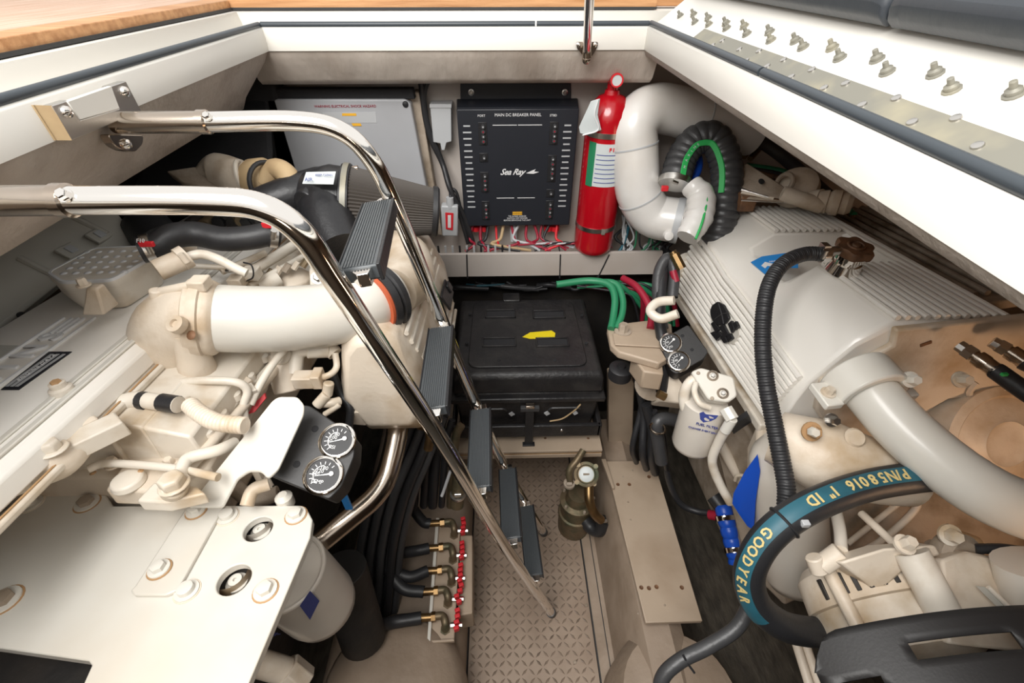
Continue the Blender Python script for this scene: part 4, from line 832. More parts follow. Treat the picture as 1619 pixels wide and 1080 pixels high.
def gauge(par, c, n_, r_, rd, ud, ang, nums):
    gz = obj('dial_gauge', G().lathe(c, n_, [(0, r_*1.1), (.004, r_*1.1), (.006, r_*1.0), (.0065, r_*.9), (.005, r_*.87), (.001, r_*.86)], 36), 'chrome', par)
    obj('glass', G().cyl(c+n_*.002, c+n_*.0045, r_*.88, n=32), 'glass', gz)
    g = G()
    for k in range(9):
        a = math.radians(60+ang+k*22); d = rd*math.cos(a)+ud*math.sin(a); s_ = n_.cross(d)
        g.box(c+n_*.0048+d*r_*.66, (r_*.08, r_*.02, .0002), (d, s_, n_))
    g.torus(c+n_*.0046, n_, r_*.52, r_*.03, 16, 4, 0, 2.6)
    obj('scale_marks', g, 'white', gz)
    d = (rd*math.cos(math.radians(ang+205))+ud*math.sin(math.radians(ang+205))); s_ = n_.cross(d)
    pc = c+n_*.005-d*r_*.45
    obj('needle', G().prism([pc+s_*r_*.05, pc+d*r_*1.05, pc-s_*r_*.05], n_*.0008).cyl(pc-n_*.0005, pc+n_*.002, r_*.13, n=12), 'white', gz)
    for (t_, aa, rr_) in nums:
        a = math.radians(aa+ang); dd = rd*math.cos(a)+ud*math.sin(a); text(t_, c+n_*.005+dd*r_*rr_, rd, ud, r_*.3, 'white', gz, thick=.0001)
gauge(gb, onp(534, 698), n_, .0235, rdir, udir, 0, (('100', 150, .3), ('80', 105, .38), ('60', 190, .42), ('PSI', 250, .45)))
gauge(gb, onp(512, 752), n_, .0245, rdir, udir, -8, (('220', 150, .3), ('180', 105, .38), ('140', 190, .42), ('TEMP', 250, .45)))
# oil filter (left, bottom)
of = thing('oil_filter', 'big white oil filter canister with blue square mark under the white plate', 'filter')
ft = D(452, 880, .72); fb_ = D(488, 985, .76); ax = V((.28, -.12, -1)).normalized()
base = D(470, 905, .70); ax = (D(505, 985, .88)-D(452, 905, .70)).normalized()
ax = V((.10, .04, -1)).normalized()
obj('canister', G().lathe(D(462, 918, .73)+V((0, 0, .03)), ax, [(0, .056), (.004, .060), (.02, .061), (.13, .061), (.15, .058), (.165, .045), (.172, .02), (.172, 0)], 40), 'filt', of)
obj('top_rim', G().torus(D(462, 918, .73)+V((0, 0, .03)), ax, .058, .004, 36), 'filt', of)
fc = D(462, 918, .73)+V((0, 0, .03))
def onfilter(x, y): 
    q = ray(x, y); t = 0; 
    o = CAM-fc; dd = q-ax*q.dot(ax); oo = o-ax*o.dot(ax); A = dd.dot(dd); B = 2*dd.dot(oo); Cc = oo.dot(oo)-.0618**2; disc = B*B-4*A*Cc
    if disc < 0: return D(x, y, .7)
    return CAM+q*((-B-math.sqrt(disc))/(2*A))
obj('blue_mark', G().prism([onfilter(x, y) for x, y in ((474, 958), (490, 934), (505, 950), (490, 980))], (CAM-fc).normalized()*.004), 'print_', of)
text('OIL', onfilter(436, 1003), (onfilter(450, 1000)-onfilter(430, 1006)), EZ, .012, 'print_', of, thick=.001)
tag(obj('hydraulic_fitting', G().cyl(D(408, 1048, .80), D(455, 1062, .82), .022).cyl(D(450, 1060, .82), D(478, 1082, .83), .03, n=8), 'cast', None, .002), 'tan threaded fitting at the bottom edge below the oil filter', 'fitting')
# dark radiator ribs under the plate at the left
dr = thing('damper_pulley', 'dark ribbed damper pulley below the lower left edge of the white plate', 'pulley')
pc = D(0, 1110, .62)
obj('drum', G().cyl(D(-160, 1075, .66), D(150, 1120, .72), .062, n=40), 'castd', dr)
for k in range(26): 
    p = D(-160, 1075, .66).lerp(D(150, 1120, .72), k/25); a_ = (D(150, 1120, .72)-D(-160, 1075, .66)).normalized()
    obj('groove_rib', G().lathe(p-a_*.0015, a_, [(0, .06), (.0005, .066), (.0025, .066), (.003, .06)], 32, False), 'rubg', dr)
# ------------------------------------------------ left engine small castings, rails and tubes (parts of the engine)
def lep(name, g, m='paint', bevel=.002, **k): return obj(name, g, m, le, bevel, **k)
# sensor housing at the left
lep('sensor_housing', G().tube([ev(x, y, -.045) for x, y in ((0, 765), (48, 740), (92, 725), (128, 702))], [.020, .026, .024, .016], n=20), 'cast')
lep('connector_block', G().box(ev(150, 690, -.040), (.03, .014, .012), (V((.62, .75, -.08)).normalized(), V((.75, -.62, 0)).normalized(), EZ)), 'paint')
lep('connector_tab', G().box(ev(128, 676, -.032), (.018, .005, .006), (V((.62, .75, -.08)).normalized(), V((.75, -.62, 0)).normalized(), EZ)), 'cast')
lep('housing_bolt', G().bolt(ev(85, 712, -.026), EN, .010, .012), 'paint')
lep('rocker_pod', G().lathe(ev(128, 650, -.052), EN, [(-.03, .03), (.0, .028), (.012, .022), (.018, .01)], 22), 'paint')
# flange ears along the valve cover
for (x, y) in ((180, 620), (125, 655), (62, 732), (215, 585)):
    lep('cover_ear', G().lathe(ev(x, y, -.062), EN, [(0, .03), (.012, .028), (.018, .018)], 20), 'cast')
lep('cover_lug', G().prism([ev(x, y, -.045) for x, y in ((162, 596), (218, 556), (224, 566), (212, 600), (200, 618), (178, 618))], -EN*.012), 'cast', .003)
lep('lug_hole', G().lathe(ev(209, 585, -.044), EN, [(0, .003), (.0006, .002)], 10), 'rust', 0)
# fuel rail block region
lep('rail_block', G().prism([eh(x, y, .010) for x, y in ((165, 775), (290, 600), (420, 590), (330, 740), (262, 778))], -EN*.03), 'cast', .004)
lep('rail_edge', G().tube([eh(300, 740, .02), eh(445, 575, .02)], .007, smooth=False), 'cast', 0)
lep('rail_edge', G().tube([eh(285, 735, .016), eh(432, 572, .016)], .005, smooth=False), 'paint', 0)
lep('torus_cap', G().torus(eh(241, 700, .018), EN, .014, .005, 24), 'paint', 0)
lep('cap_dish', G().lathe(eh(241, 700, .014), EN, [(0, .018), (.004, .014)], 20), 'cast', 0)
lep('clip_washer', G().torus(eh(292, 673, .02), EN, .009, .004, 20), 'paint', 0)
lep('round_plug', G().lathe(eh(212, 690, .015), EN, [(0, .016), (.012, .015), (.014, .010)], 20), 'cast')
lep('saddle_clip', G().tube([eh(x, y, .022) for x, y in ((205, 698), (240, 682), (275, 684), (300, 672))], [.007, .006, .006, .006]), 'cast', 0)
lep('injector_body', G().cyl(eh(278, 780, .0), eh(276, 770, .035), .018, .014).bolt(eh(276, 768, .032), EN, .015, .014, 1.2), 'paint')
lep('injector_body', G().lathe(eh(205, 765, .01), EN, [(0, .02), (.01, .018), (.012, .010)], 20), 'paint')
lep('injector_seat', G().prism([eh(x, y, .018) for x, y in ((215, 792), (243, 762), (310, 768), (325, 780), (262, 794))], -EN*.02), 'paint', .003)
for x, y in ((222, 745), (147, 748)): lep('rust_spot', G().lathe(eh(x, y, .020), EN, [(0, .004), (.002, .002)], 8), 'rustb', 0)
# tubes
lep('fuel_line', G().tube(DP((250, 625, .69), (272, 608, .68), (320, 602, .68), (372, 604, .69), (391, 618, .70), (385, 645, .70), (392, 690, .70)), .0062), 'paint', 0)
lep('fuel_line', G().tube(DP((456, 545, .76), (432, 575, .74), (410, 610, .72), (396, 640, .71)), .006), 'paint', 0)
lep('fuel_line', G().tube([eh(x, y, .03) for x, y in ((140, 742), (165, 733), (220, 735), (285, 742), (345, 755))], .0052), 'paint', 0)
lep('fuel_line', G().tube([eh(x, y, h) for x, y, h in ((283, 770, .03), (290, 735, .035), (305, 722, .035), (345, 712, .03), (372, 700, .02))], .008), 'paint', 0)
lep('fuel_line', G().tube(DP((390, 800, .62), (400, 775, .63), (425, 765, .64)), .009), 'cast', 0)
lep('fuel_line', G().tube(DP((370, 770, .68), (400, 790, .69), (440, 780, .70)), .012), 'castd', 0)
for i in range(4): lep('pipe_clutter', G().tube(DP((380+i*14, 700+i*22, .70), (400+i*10, 730+i*14, .70), (430+i*4, 790, .70)), .008-.001*i), ('cast', 'castd', 'paint', 'dark')[i], 0)
for x, y, h, r_ in ((330, 625, .012, .008), (352, 600, .012, .008), (300, 660, .012, .009), (270, 735, .014, .008), (318, 700, .014, .007), (180, 735, .016, .009), (232, 655, -.0, .008)):
    lep('head_bolt', G().bolt(eh(x, y, h), EN, r_*.8, .010, 1.4), 'cast', 0)
lep('oil_dirt_seam', G().tube([eh(x, y, .002) for x, y in ((185, 655), (215, 640), (262, 615), (300, 600))], .0022, n=6), 'rust', 0)
lep('clamp_strap', G().prism([eh(x, y, .034) for x, y in ((350, 590), (372, 582), (398, 600), (384, 612))], -EN*.006), 'cast', .001)
lep('hex_union', G().cyl(eh(392, 612, .035), eh(400, 624, .03), .009, n=6), 'paint', 0)
for k in range(5): lep('injector_cap', G().lathe(eh(330+k*22, 690-k*30, .02), EN, [(0, .010), (.010, .009), (.012, .005)], 12), 'paint', 0)
# harness
hn = thing('wiring_harness', 'cream painted wiring loom with black tape crossing the left engine top', 'cable')
obj('sheath', G().tube([ev(x, y, -.045) for x, y in ((188, 638), (215, 632), (245, 635), (282, 640))], .0115, n=16), 'paint', hn)
obj('tape', G().tube([ev(x, y, -.045) for x, y in ((223, 633), (232, 634))], .0125, smooth=False), 'plas', hn); obj('tape', G().tube([ev(x, y, -.045) for x, y in ((256, 636), (281, 640))], .0123, smooth=False), 'plas', hn)
obj('corrugated_sleeve', G().tube([ev(x, y, -.045) for x, y in ((300, 640), (318, 655), (345, 668), (388, 673))], .0115, n=16, step=.0012, rf=corr(.0055, .16)), 'cast', hn)
obj('clip', G().torus(D(292, 645, .655), (D(310, 650, .66)-D(280, 640, .655)), .014, .004, 20), 'cast', hn)
obj('clip', G().tube(DP((312, 636, .65), (300, 634, .645), (294, 650, .645), (300, 668, .655), (312, 672, .66)), .003, n=8), 'paint', hn)
for k in range(3): obj('wire', G().tube([ev(196-k*3, 640+k*3, -.045), ev(180-k*2, 655+k*3, -.042), ev(162-k*2, 672+k*4, -.038)], .002, n=6), ('white', 'castd', 'white')[k], hn)
# clutter between pipe and gauge box
lep('thermostat_body', G().tube(DP((450, 560, .80), (452, 590, .80), (458, 620, .80)), [.025, .028, .024], n=18), 'cast')
lep('thermostat_cap', G().lathe(D(446, 562, .78), V((-.1, -.5, .8)), [(0, .018), (.008, .017), (.009, .008)], 18), 'paint')
lep('sensor_tube', G().tube(DP((466, 590, .79), (470, 560, .79), (484, 552, .79), (520, 552, .80), (530, 560, .80)), .013, n=16), 'paint', 0)
lep('sensor_sleeve', G().cyl(D(485, 553, .785), D(520, 552, .80), .0155), 'paint')
lep('connector', G().box(D(486, 600, .78), (.022, .012, .012)).box(D(503, 598, .78), (.008, .014, .014)), 'cast')
lep('sensor_lead', G().tube(DP((505, 598, .78), (522, 592, .78), (532, 580, .79), (530, 558, .79)), .0055), 'paint', 0)
lep('stub_pipe', G().cyl(D(520, 605, .78), D(517, 625, .79), .009).cyl(D(516, 624, .78), D(500, 642, .78), .009), 'paint')
lep('stub_pipe', G().tube(DP((508, 638, .79), (525, 637, .79), (538, 634, .80)), .008).tube(DP((537, 640, .79), (525, 648, .79), (512, 656, .79)), .005), 'paint')
lep('connector', G().box(D(572, 655, .86), (.018, .012, .02), (V((.8, .3, -.5)).normalized(), EY, V((.5, 0, .8)).normalized())), 'cast')
lep('connector', G().box(D(562, 632, .86), (.02, .01, .01), (V((.7, 0, -.7)), EY, V((.7, 0, .7)))), 'bronze')
lep('black_lead', G().tube(DP((526, 592, .82), (540, 625, .83), (553, 645, .83), (552, 675, .84)), .0075), 'rub', 0)
lep('orange_tag', G().prism(DP((392, 655, .72), (400, 640, .72), (418, 622, .73), (420, 630, .73), (402, 652, .72)), V((0, .003, -.002))), 'redp', 0)
lep('copper_elbow', G().tube(DP((662, 672, .95), (675, 676, .95), (680, 690, .95), (677, 710, .96)), .010), 'brass', 0)
lep('copper_elbow', G().cyl(D(650, 668, .95), D(668, 670, .95), .008), 'brass', 0)
lep('starter_motor', G().cyl(D(540, 900, .95), D(575, 1010, 1.05), .05, n=28), 'dark')
lep('blue_strap', G().box(D(546, 790, .78), (.006, .002, .03)), 'bluel', 0)
# upper area behind the pipe: rails and fittings
for (a_, b_, r_) in (((380, 440, .84), (470, 385, .93), .010), ((395, 452, .84), (490, 400, .93), .006), ((350, 430, .82), (420, 400, .87), .006), ((410, 455, .86), (440, 440, .88), .016), ((300, 420, .80), (380, 425, .83), .005)):
    lep('fuel_rail', G().cyl(D(*a_), D(*b_), r_, n=12), 'paint', 0)
lep('rail_clamp', G().box(D(398, 432, .83), (.014, .012, .010)), 'paint'); lep('rail_clamp', G().box(D(375, 445, .82), (.012, .012, .010)), 'cast')
lep('tie_wrap', G().tube(DP((385, 415, .81), (398, 420, .805), (400, 438, .815), (388, 445, .83)), .0015, n=6), 'rub', 0)
lep('pump_body', G().lathe(D(460, 440, .92), EN, [(-.05, .04), (0, .04), (.01, .03), (.014, .012)], 22), 'cast')
lep('bracket_fin', G().prism(DP((487, 404, .90), (503, 415, .9), (506, 462, .88), (490, 462, .88)), (0, .02, 0)), 'paint')
lep('bolt', G().bolt(D(502, 440, .87), V((.3, -.6, .6)), .008, .012), 'steel', 0); lep('bolt', G().bolt(D(365, 428, .8), EN, .006, .01), 'steel', 0)
for k in range(8):
    x = 380+k*14; lep('small_fitting', G().cyl(D(x, 450-k*4, .88), D(x+8, 438-k*4, .88), .006+.001*(k % 3), n=8), ('cast', 'castd', 'paint', 'bronze')[k % 4], 0)
# turbo and bits beyond the horizontal rail
tb = thing('turbocharger', 'cream turbo housing with tan wrapped band beyond the upper chrome rail', 'turbocharger')
obj('compressor', G().tube(DP((318, 280, 1.02), (345, 272, 1.02), (375, 282, 1.01), (400, 290, 1.0)), [.02, .04, .042, .03], n=20), 'cast', tb)
obj('clamp_ring', G().torus(D(382, 278, .99), V((1, .2, 0)), .030, .005, 24), 'paint', tb)
obj('wrapped_band', G().lathe(D(408, 285, 1.0), V((1, -.1, .05)), [(-.02, .038), (-.01, .044), (.02, .046), (.03, .04)], 28), 'tan', tb)
obj('mounting_strut', G().prism(DP((262, 270, .98), (308, 263, 1.0), (360, 290, 1.0), (350, 300, .99), (290, 290, .98)), (0, .01, -.02)), 'castd', tb, .003)
obj('elbow', G().tube(DP((420, 290, .98), (435, 268, .97), (455, 278, .96), (462, 305, .96)), .022, n=20), 'tan', tb)
obj('band_clamp', G().torus(D(424, 290, .97), V((1, -.5, .2)), .042, .005, 26, 8), 'rub', tb)
# cold air intake: black housing + cone filter
ai = thing('air_filter', 'black pleated cone air filter with steel clamp behind the chrome rail', 'air filter')
fA = D(553, 322, 1.0); fB = D(686, 335, 1.04); ax = (fB-fA).normalized(); L = (fB-fA).length
n = 64; g = G(); secs = []
for h, r_ in ((0, .079), (L*.98, .052)):
    t_ = V((0, 0, 1)); a = ax.cross(t_).normalized(); b = ax.cross(a)
    secs.append([fA+ax*h+(a*math.cos(2*math.pi*i/(2*n))+b*math.sin(2*math.pi*i/(2*n)))*(r_*(1.0 if i % 2 else .945)) for i in range(2*n)])
obj('pleats', g.loft(secs), 'pleat', ai, smooth=10)
obj('end_cap', G().lathe(fB-ax*.004, ax, [(0, .05), (0, .056), (.010, .056), (.014, .052), (.014, .02), (.010, .018)], 36), 'rub', ai)
obj('base_ring', G().lathe(fA-ax*.014, ax, [(0, .07), (0, .082), (.018, .082), (.02, .076)], 40), 'rub', ai)
obj('clamp_band', G().lathe(fA-ax*.010, ax, [(0, .082), (0, .0845), (.011, .0845), (.011, .082)], 40), 'hinge', ai)
obj('clamp_screw', G().cyl(D(549, 268, .97), D(566, 266, .97), .006).box(D(556, 272, .965), (.012, .006, .005)), 'steeld', ai)
ib = thing('intake_housing', 'black moulded intake housing with white sticker left of cone filter', 'housing')
obj('bell', G().lathe(fA-ax*.016, -ax, [(0, .076), (.025, .077), (.04, .072), (.075, .055), (.085, .045)], 36), 'plas', ib)
obj('box', G().tube(DP((540, 300, 1.02), (505, 302, 1.0), (470, 308, .97), (430, 318, .95), (392, 330, .93)), [.05, .05, .042, .036, .03], n=24), 'plas', ib)
obj('side_snout', G().cyl(D(482, 322, .93), D(502, 308, .96), .026, .03), 'plas', ib, .003)
obj('step_ring', G().lathe(D(510, 312, .96), D(482, 322, .93)-D(502, 308, .96), [(0, .04), (.01, .036), (.012, .03)], 28), 'rub', ib)
obj('duct', G().tube(DP((512, 300, .98), (520, 350, .95), (540, 395, .93)), [.05, .055, .05], n=24), 'plas', ib)
lb0 = D(505, 282, .93)
obj('sticker', G().prism(DP((484, 272, .895), (531, 271, .905), (527, 291, .895), (478, 290, .885)), V((0, .0, -.001))), 'lab', ib)
text('AIR', D(488, 284, .882), rt, up, .010, 'print_', ib); text('KEEP CLEAN', D(512, 277, .893), rt, up, .006, 'print_', ib)
obj('red_mark', G().box(D(506, 303, .93), (.009, .003, .004), (V((.8, 0, -.6)), EY, V((.6, 0, .8)))), 'redp', ib)
for k in range(7): obj('dark_clutter_hose', G().tube(DP((300+k*22, 352+rnd.uniform(-6, 6), 1.0), (330+k*22, 335+rnd.uniform(-10, 10), 1.05), (360+k*22, 345+rnd.uniform(-8, 10), 1.0)), .014, n=10), rnd.choice(('rub', 'dark', 'rub', 'bronze')), ib)
tag(obj('black_pump', G().cyl(D(232, 360, .95), D(260, 390, .92), .045, n=20), 'rub'), 'round black pump body in the shadow behind breather box', 'pump')
tag(obj('small_reservoir', G().lathe(D(290, 372, .88), EN, [(-.03, .014), (0, .014), (.002, .017), (.010, .017), (.012, .008)], 16), 'cast'), 'tiny cream capped fitting above the black breather hose', 'fitting')
# ================================================================== RIGHT ENGINE
re = thing('marine_engine', 'right marine diesel engine in white paint under ribbed cover', 'engine')
OR = D(1415, 509, .73)
def Wr(x, a, n): return OR+EX*x+EA*a+EN*n
def rc_(x, y, pt=None, n=None): return PL(x, y, OR if pt is None else pt, EN if n is None else n)
obj('block', G().prism([Wr(-.03, -.02, -.28), Wr(.5, -.02, -.26), Wr(.5, .62, -.26), Wr(-.03, .62, -.28)], -EN*.50), 'castd', re, .01)
cvr = thing('expansion_tank_cover', 'big white ribbed heat exchanger housing topping the right engine', 'cover')
def sec_(a, dip, k=0.0, yl=-.116, br_=0.0):
    pts = [(.215, -.26), (.215-br_, -.01-k), (.20-br_, -k), (.17, -k), (.155, -k-dip), (.0, -k-dip), (-.045, -k-.035-dip*.2), (-.094, yl), (-.104, yl-.04), (-.115, -.24), (-.10, -.262)]
    return [Wr(x, a, n) for x, n in pts]
secs = [sec_(0, 0, .010, -.125), sec_(.006, 0, .002, -.119), sec_(.012, 0, 0, -.116), sec_(.215, 0, 0, -.095), sec_(.232,   .055, 0, -.091), sec_(.365, .055, 0, -.084), sec_(.385, 0, 0, -.076), sec_(.555, 0, 0, -.058), sec_(.575, 0, .012, -.062)]
obj('housing', G().loft(secs), 'cover', cvr, .004, smooth=32)
xx = .006; ribs = []
i = 0
while xx < .20:
    if xx < .158:
        obj('top_rib', G().tube([Wr(xx, .004, .0048), Wr(xx, .208, .0048)], .0048, n=8, smooth=False), 'cover', cvr)
        obj('top_rib', G().tube([Wr(xx, .390, .0048), Wr(xx, .558, .0048)], .0048, n=8, smooth=False), 'cover', cvr)
    else: obj('top_rib', G().tube([Wr(xx, .004, .0048), Wr(xx, .558, .0048)], .0048, n=8, smooth=False), 'cover', cvr)
    xx += .0162
YL = ((0, -.125), (.006, -.119), (.012, -.116), (.215, -.095), (.232, -.091), (.365, -.084), (.385, -.076), (.555, -.058), (.575, -.062))
def yl_(a):
    for (a0, y0), (a1, y1) in zip(YL, YL[1:]):
        if a0 <= a <= a1: return y0+(y1-y0)*(a-a0)/(a1-a0)
    return -.06
for k in range(11):
    t = (k+.35)/11; pth = []
    for q in range(9):
        a_ = .014+.02*t+(.548-.02*t)*q/8; y0 = yl_(a_); n_ = y0-.006+(-.236-y0)*t
        x_ = -.094-.010*min(1, (y0-n_)/.04) if n_ > y0-.04 else -.104-.011*((y0-.04)-n_)/max(.01, (y0-.04)+.24)
        pth.append(Wr(x_-.0045, a_, n_))
    obj('side_rib', G().tube(pth, .0056, n=8, smooth=False), 'cover', cvr)
obj('lower_flange', G().prism([Wr(-.125, .03, -.255), Wr(.22, .03, -.255), Wr(.22, .57, -.255), Wr(-.118, .57, -.255)], -EN*.022), 'paint', cvr, .004)
obj('end_boss', G().cyl(Wr(-.10, .56, -.17), Wr(-.10, .585, -.17), .04), 'paint', cvr)
# near end plate (warm lit), brackets, bolts
ep = thing('gear_housing_plate', 'broad cast end plate at near end of the white ribbed housing', 'plate')
pe = Wr(0, -.012, 0); NE = -EA
obj('plate', G().prism([PL(x, y, pe, NE) for x, y in ((1418, 522), (1640, 500), (1660, 590), (1600, 622), (1500, 632), (1450, 660), (1400, 700), (1325, 700), (1290, 650), (1300, 605), (1360, 575), (1412, 548))], EA*.014), 'cast', ep, .004)
obj('lower_casting', G().tube(DP((1225, 690, .78), (1300, 720, .74), (1380, 745, .72), (1440, 760, .72)), [.045, .06, .05, .04], n=24), 'cast', ep)
obj('lower_cover', G().prism([Wr(-.15, -.04, -.30), Wr(.30, -.04, -.30), Wr(.30, .05, -.26), Wr(-.12, .05, -.26)], -EN*.08), 'cast', ep, .01)
obj('oval_rib', G().torus(PL(1560, 610, pe, NE)+NE*.004, NE, .03, .005, 20, 6, 1.2, 4.6), 'cast', ep)
obj('vent_slot', G().box(PL(1463, 543, pe, NE)+NE*.001, (.008, .001, .003), (V((.85, 0, .5)).normalized(), EA, V((-.5, 0, .85)).normalized())), 'rust', ep)
for x, y, r_, mm in ((1437, 600, .008, 'paintc'), (1517, 600, .008, 'paint'), (1313, 664, .007, 'steel'), (1282, 682, .010, 'rustb')):
    p = D(x, y, .665 if x > 1400 else .70); obj('bolt', G().bolt(p, V((-.1, -.75, .65)), r_, .014), mm, ep)
obj('bolt_cap', G().bolt(D(1282, 682, .690), V((-.1, -.75, .65)), .0075, .012, 0), 'paintc', ep)
obj('plain_boss', G().lathe(D(1352, 692, .69), V((-.1, -.5, .8)), [(0, .015), (.004, .012)], 14), 'cast', ep)  # low round boss in the same cast colour as the plate
# filler neck with cap
cap = thing('coolant_filler_cap', 'rusty brown lobed coolant cap on filler neck of the white housing', 'cap')
cc = D(1350, 395, .835); ncap = V((-.05, -.12, 1)).normalized()
obj('neck', G().lathe(cc-ncap*.045, ncap, [(0, .030), (.02, .026), (.022, .023), (.03, .023), (.032, .030), (.040, .030)], 28), 'chrome', cap)
lob = []
for k in range(48):
    a_ = 2*math.pi*k/48; r_ = .031+.0035*math.cos(6*a_); lob.append((math.cos(a_)*r_, math.sin(a_)*r_))
obj('cap', G().loft([[cc+EX*x*s_+ncap.cross(EX)*y*s_+ncap*h for x, y in lob] for h, s_ in ((-.006, .96), (0, 1), (.006, 1), (.009, .93))]), 'rust', cap)
obj('cap_ring', G().torus(cc+ncap*.010, ncap, .013, .0025, 24, 6), 'rust', cap); obj('cap_centre', G().lathe(cc+ncap*.008, ncap, [(0, .009), (.005, .006)], 16), 'rust', cap)
obj('overflow_spigot', G().cyl(D(1300, 398, .82), D(1325, 396, .825), .008).box(D(1304, 391, .815), (.006, .008, .006)), 'steel', cap)
# sticker and badge
nr = (Wr(-.045, .3, -.045)-Wr(-.045, .3, -.045))
sfp = D(1225, 415, .905)
sA, sB, sC = Wr(0, .3, -.034), Wr(-.094, .3, -.09), Wr(0, .4, -.02)
ns = V((-.58, 0, .80)).normalized(); ns = (ns+EN*.1).normalized()
def hs_(x, y):   # meet the chamfer surface of the housing
    p0 = Wr(-.045, .39, -.036); p1 = Wr(-.094, .39, -.080); q0 = Wr(-.045, .30, -.043); 
    n2 = (p1-p0).cross(q0-p0).normalized(); n2 = n2 if n2.z > 0 else -n2
    return PL(x, y, p0+n2*.0025, n2), n2
spt = [hs_(x, y)[0] for x, y in ((1187, 415), (1205, 406), (1247, 400), (1262, 404), (1262, 424), (1236, 424), (1213, 437))]
n2 = hs_(1200, 410)[1]
sk_ = tag(obj('blue_sticker', G().prism(spt, n2*.0012), 'bluel'), 'bright blue pointed sticker on the shoulder of the white housing', 'sticker')
obj('sticker_mark', G().prism([hs_(x, y)[0]+n2*.0013 for x, y in ((1204, 421), (1210, 415), (1224, 418), (1221, 422), (1214, 421), (1210, 425))], n2*.0006), 'white', sk_)
text('READ MANUAL', hs_(1232, 413)[0]+n2*.0016, (hs_(1250, 411)[0]-hs_(1220, 414)[0]), (hs_(1232, 408)[0]-hs_(1234, 416)[0]), .006, 'white', sk_)
bd = thing('emblem_badge', 'black lobed maker emblem fixed on ribs of the white housing', 'badge')
pb = Wr(-.113, .30, -.175)
nb = V((-1, 0, .10)).normalized(); nb = (nb).normalized()
def sf(x, y, h=.0): return PL(x, y, Wr(-.1125, 0, -.17)+nb*h, nb)
obj('plinth', G().prism([sf(x, y) for x, y in ((1128, 484), (1142, 478), (1170, 520), (1172, 530), (1162, 545), (1150, 542), (1126, 524))], nb*.004), 'paintc', bd, .001)
lobe = [(1126, 492), (1129, 483), (1138, 477), (1147, 482), (1152, 492), (1156, 503), (1150, 512), (1140, 515), (1131, 509), (1127, 501)]
obj('upper_lobe', G().prism(rpoly([sf(x, y, .004) for x, y in lobe], .004, 3), nb*.006), 'plas', bd, .001)
obj('lobe_line', G().tube([sf(1130, 505, .0105), sf(1141, 497, .0105), sf(1152, 495, .0105)], .0012, n=6).tube([sf(1136, 480, .0105), sf(1141, 497, .0105), sf(1144, 512, .0105)], .0012, n=6), 'rubg', bd)
for pts_ in (((1127, 512), (1132, 508), (1141, 521), (1135, 527)), ((1126, 527), (1132, 524), (1140, 534), (1136, 539)), ((1140, 517), (1147, 513), (1155, 528), (1149, 534)), ((1142, 534), (1149, 531), (1154, 541), (1148, 543)), ((1154, 512), (1160, 507), (1165, 520), (1160, 527)), ((1162, 512), (1167, 508), (1171, 516), (1166, 522)), ((1134, 528), (1140, 524), (1145, 531), (1139, 536)), ((1152, 530), (1158, 527), (1162, 535), (1156, 540))):
    obj('letter_bar', G().prism([sf(x, y, .004) for x, y in pts_], nb*.006), 'plas', bd, .0008)
# corrugated overflow hose
ch = thing('corrugated_overflow_hose', 'long black corrugated hose drooping over the white housing from coolant cap', 'hose')
hp = DP((1303, 402, .82), (1272, 402, .82), (1240, 416, .80), (1218, 446, .785), (1208, 490, .775), (1206, 550, .765), (1212, 610, .75), (1224, 670, .735), (1236, 730, .715), (1243, 770, .70), (1243, 800, .69))
obj('hose', G().tube(hp, .0132, n=18, seg=8, step=.0011, rf=corr(.0048, .13)), 'rub', ch)
clampband(hp[0], hp[1]-hp[0], .0145, ch)
# gauges on right
cs = None
GC = D(1085, 565, 1.02); n_ = (CAM-GC).normalized()*.8+V((0, 0, .5)); n_.normalize()
gb = thing('instrument_box', 'smaller black gauge box with two dials tucked under the ribbed housing', 'instrument box')
outl = rpoly([onp(x, y) for x, y in ((1044, 546), (1050, 534), (1088, 513), (1120, 556), (1112, 568), (1070, 592), (1060, 586))], .005, 2)
obj('housing', G().prism(outl, -n_*.05), 'guard', gb, .0015)
rdir = (onp(1100, 535)-onp(1060, 550)).normalized(); udir = n_.cross(rdir)
gauge(gb, onp(1060, 543), n_, .0225, rdir, udir, 0, (('60', 150, .3), ('PSI', 250, .45)))
gauge(gb, onp(1073, 572), n_, .0225, rdir, udir, 0, (('180', 150, .3), ('F', 250, .45)))
for x, y in ((1079, 531), (1094, 553)): obj('screw_recess', G().lathe(onp(x, y), n_, [(0, .004), (.0008, .003)], 10), 'foam', gb)
# fuel filter right with head
ff = thing('fuel_filter', 'white spin-on filter with blue print hanging below ribbed housing', 'filter')
fc = D(1118, 628, .93); ax = V((-.02, .16, -1)).normalized()
ax = (D(1098, 712, 1.02)-D(1121, 640, .95)).normalized()
obj('canister', G().lathe(fc+ax*.01, ax, [(0, .040), (.003, .044), (.02, .0445), (.115, .0445), (.125, .041), (.132, .03), (.134, 0)], 36), 'filt', ff)
def onf(x, y, rr_=.0448):
    q = ray(x, y); o = CAM-fc; dd = q-ax*q.dot(ax); oo = o-ax*o.dot(ax); A = dd.dot(dd); B = 2*dd.dot(oo); Cc = oo.dot(oo)-rr_**2; disc = B*B-4*A*Cc
    return CAM+q*((-B-math.sqrt(max(0, disc)))/(2*A))
vw = (CAM-fc).normalized()
obj('blue_print', G().prism([onf(x, y) for x, y in ((1106, 653), (1112, 651), (1116, 655), (1136, 657), (1132, 662), (1124, 666), (1112, 668), (1107, 663))], vw*.0008), 'print_', ff)
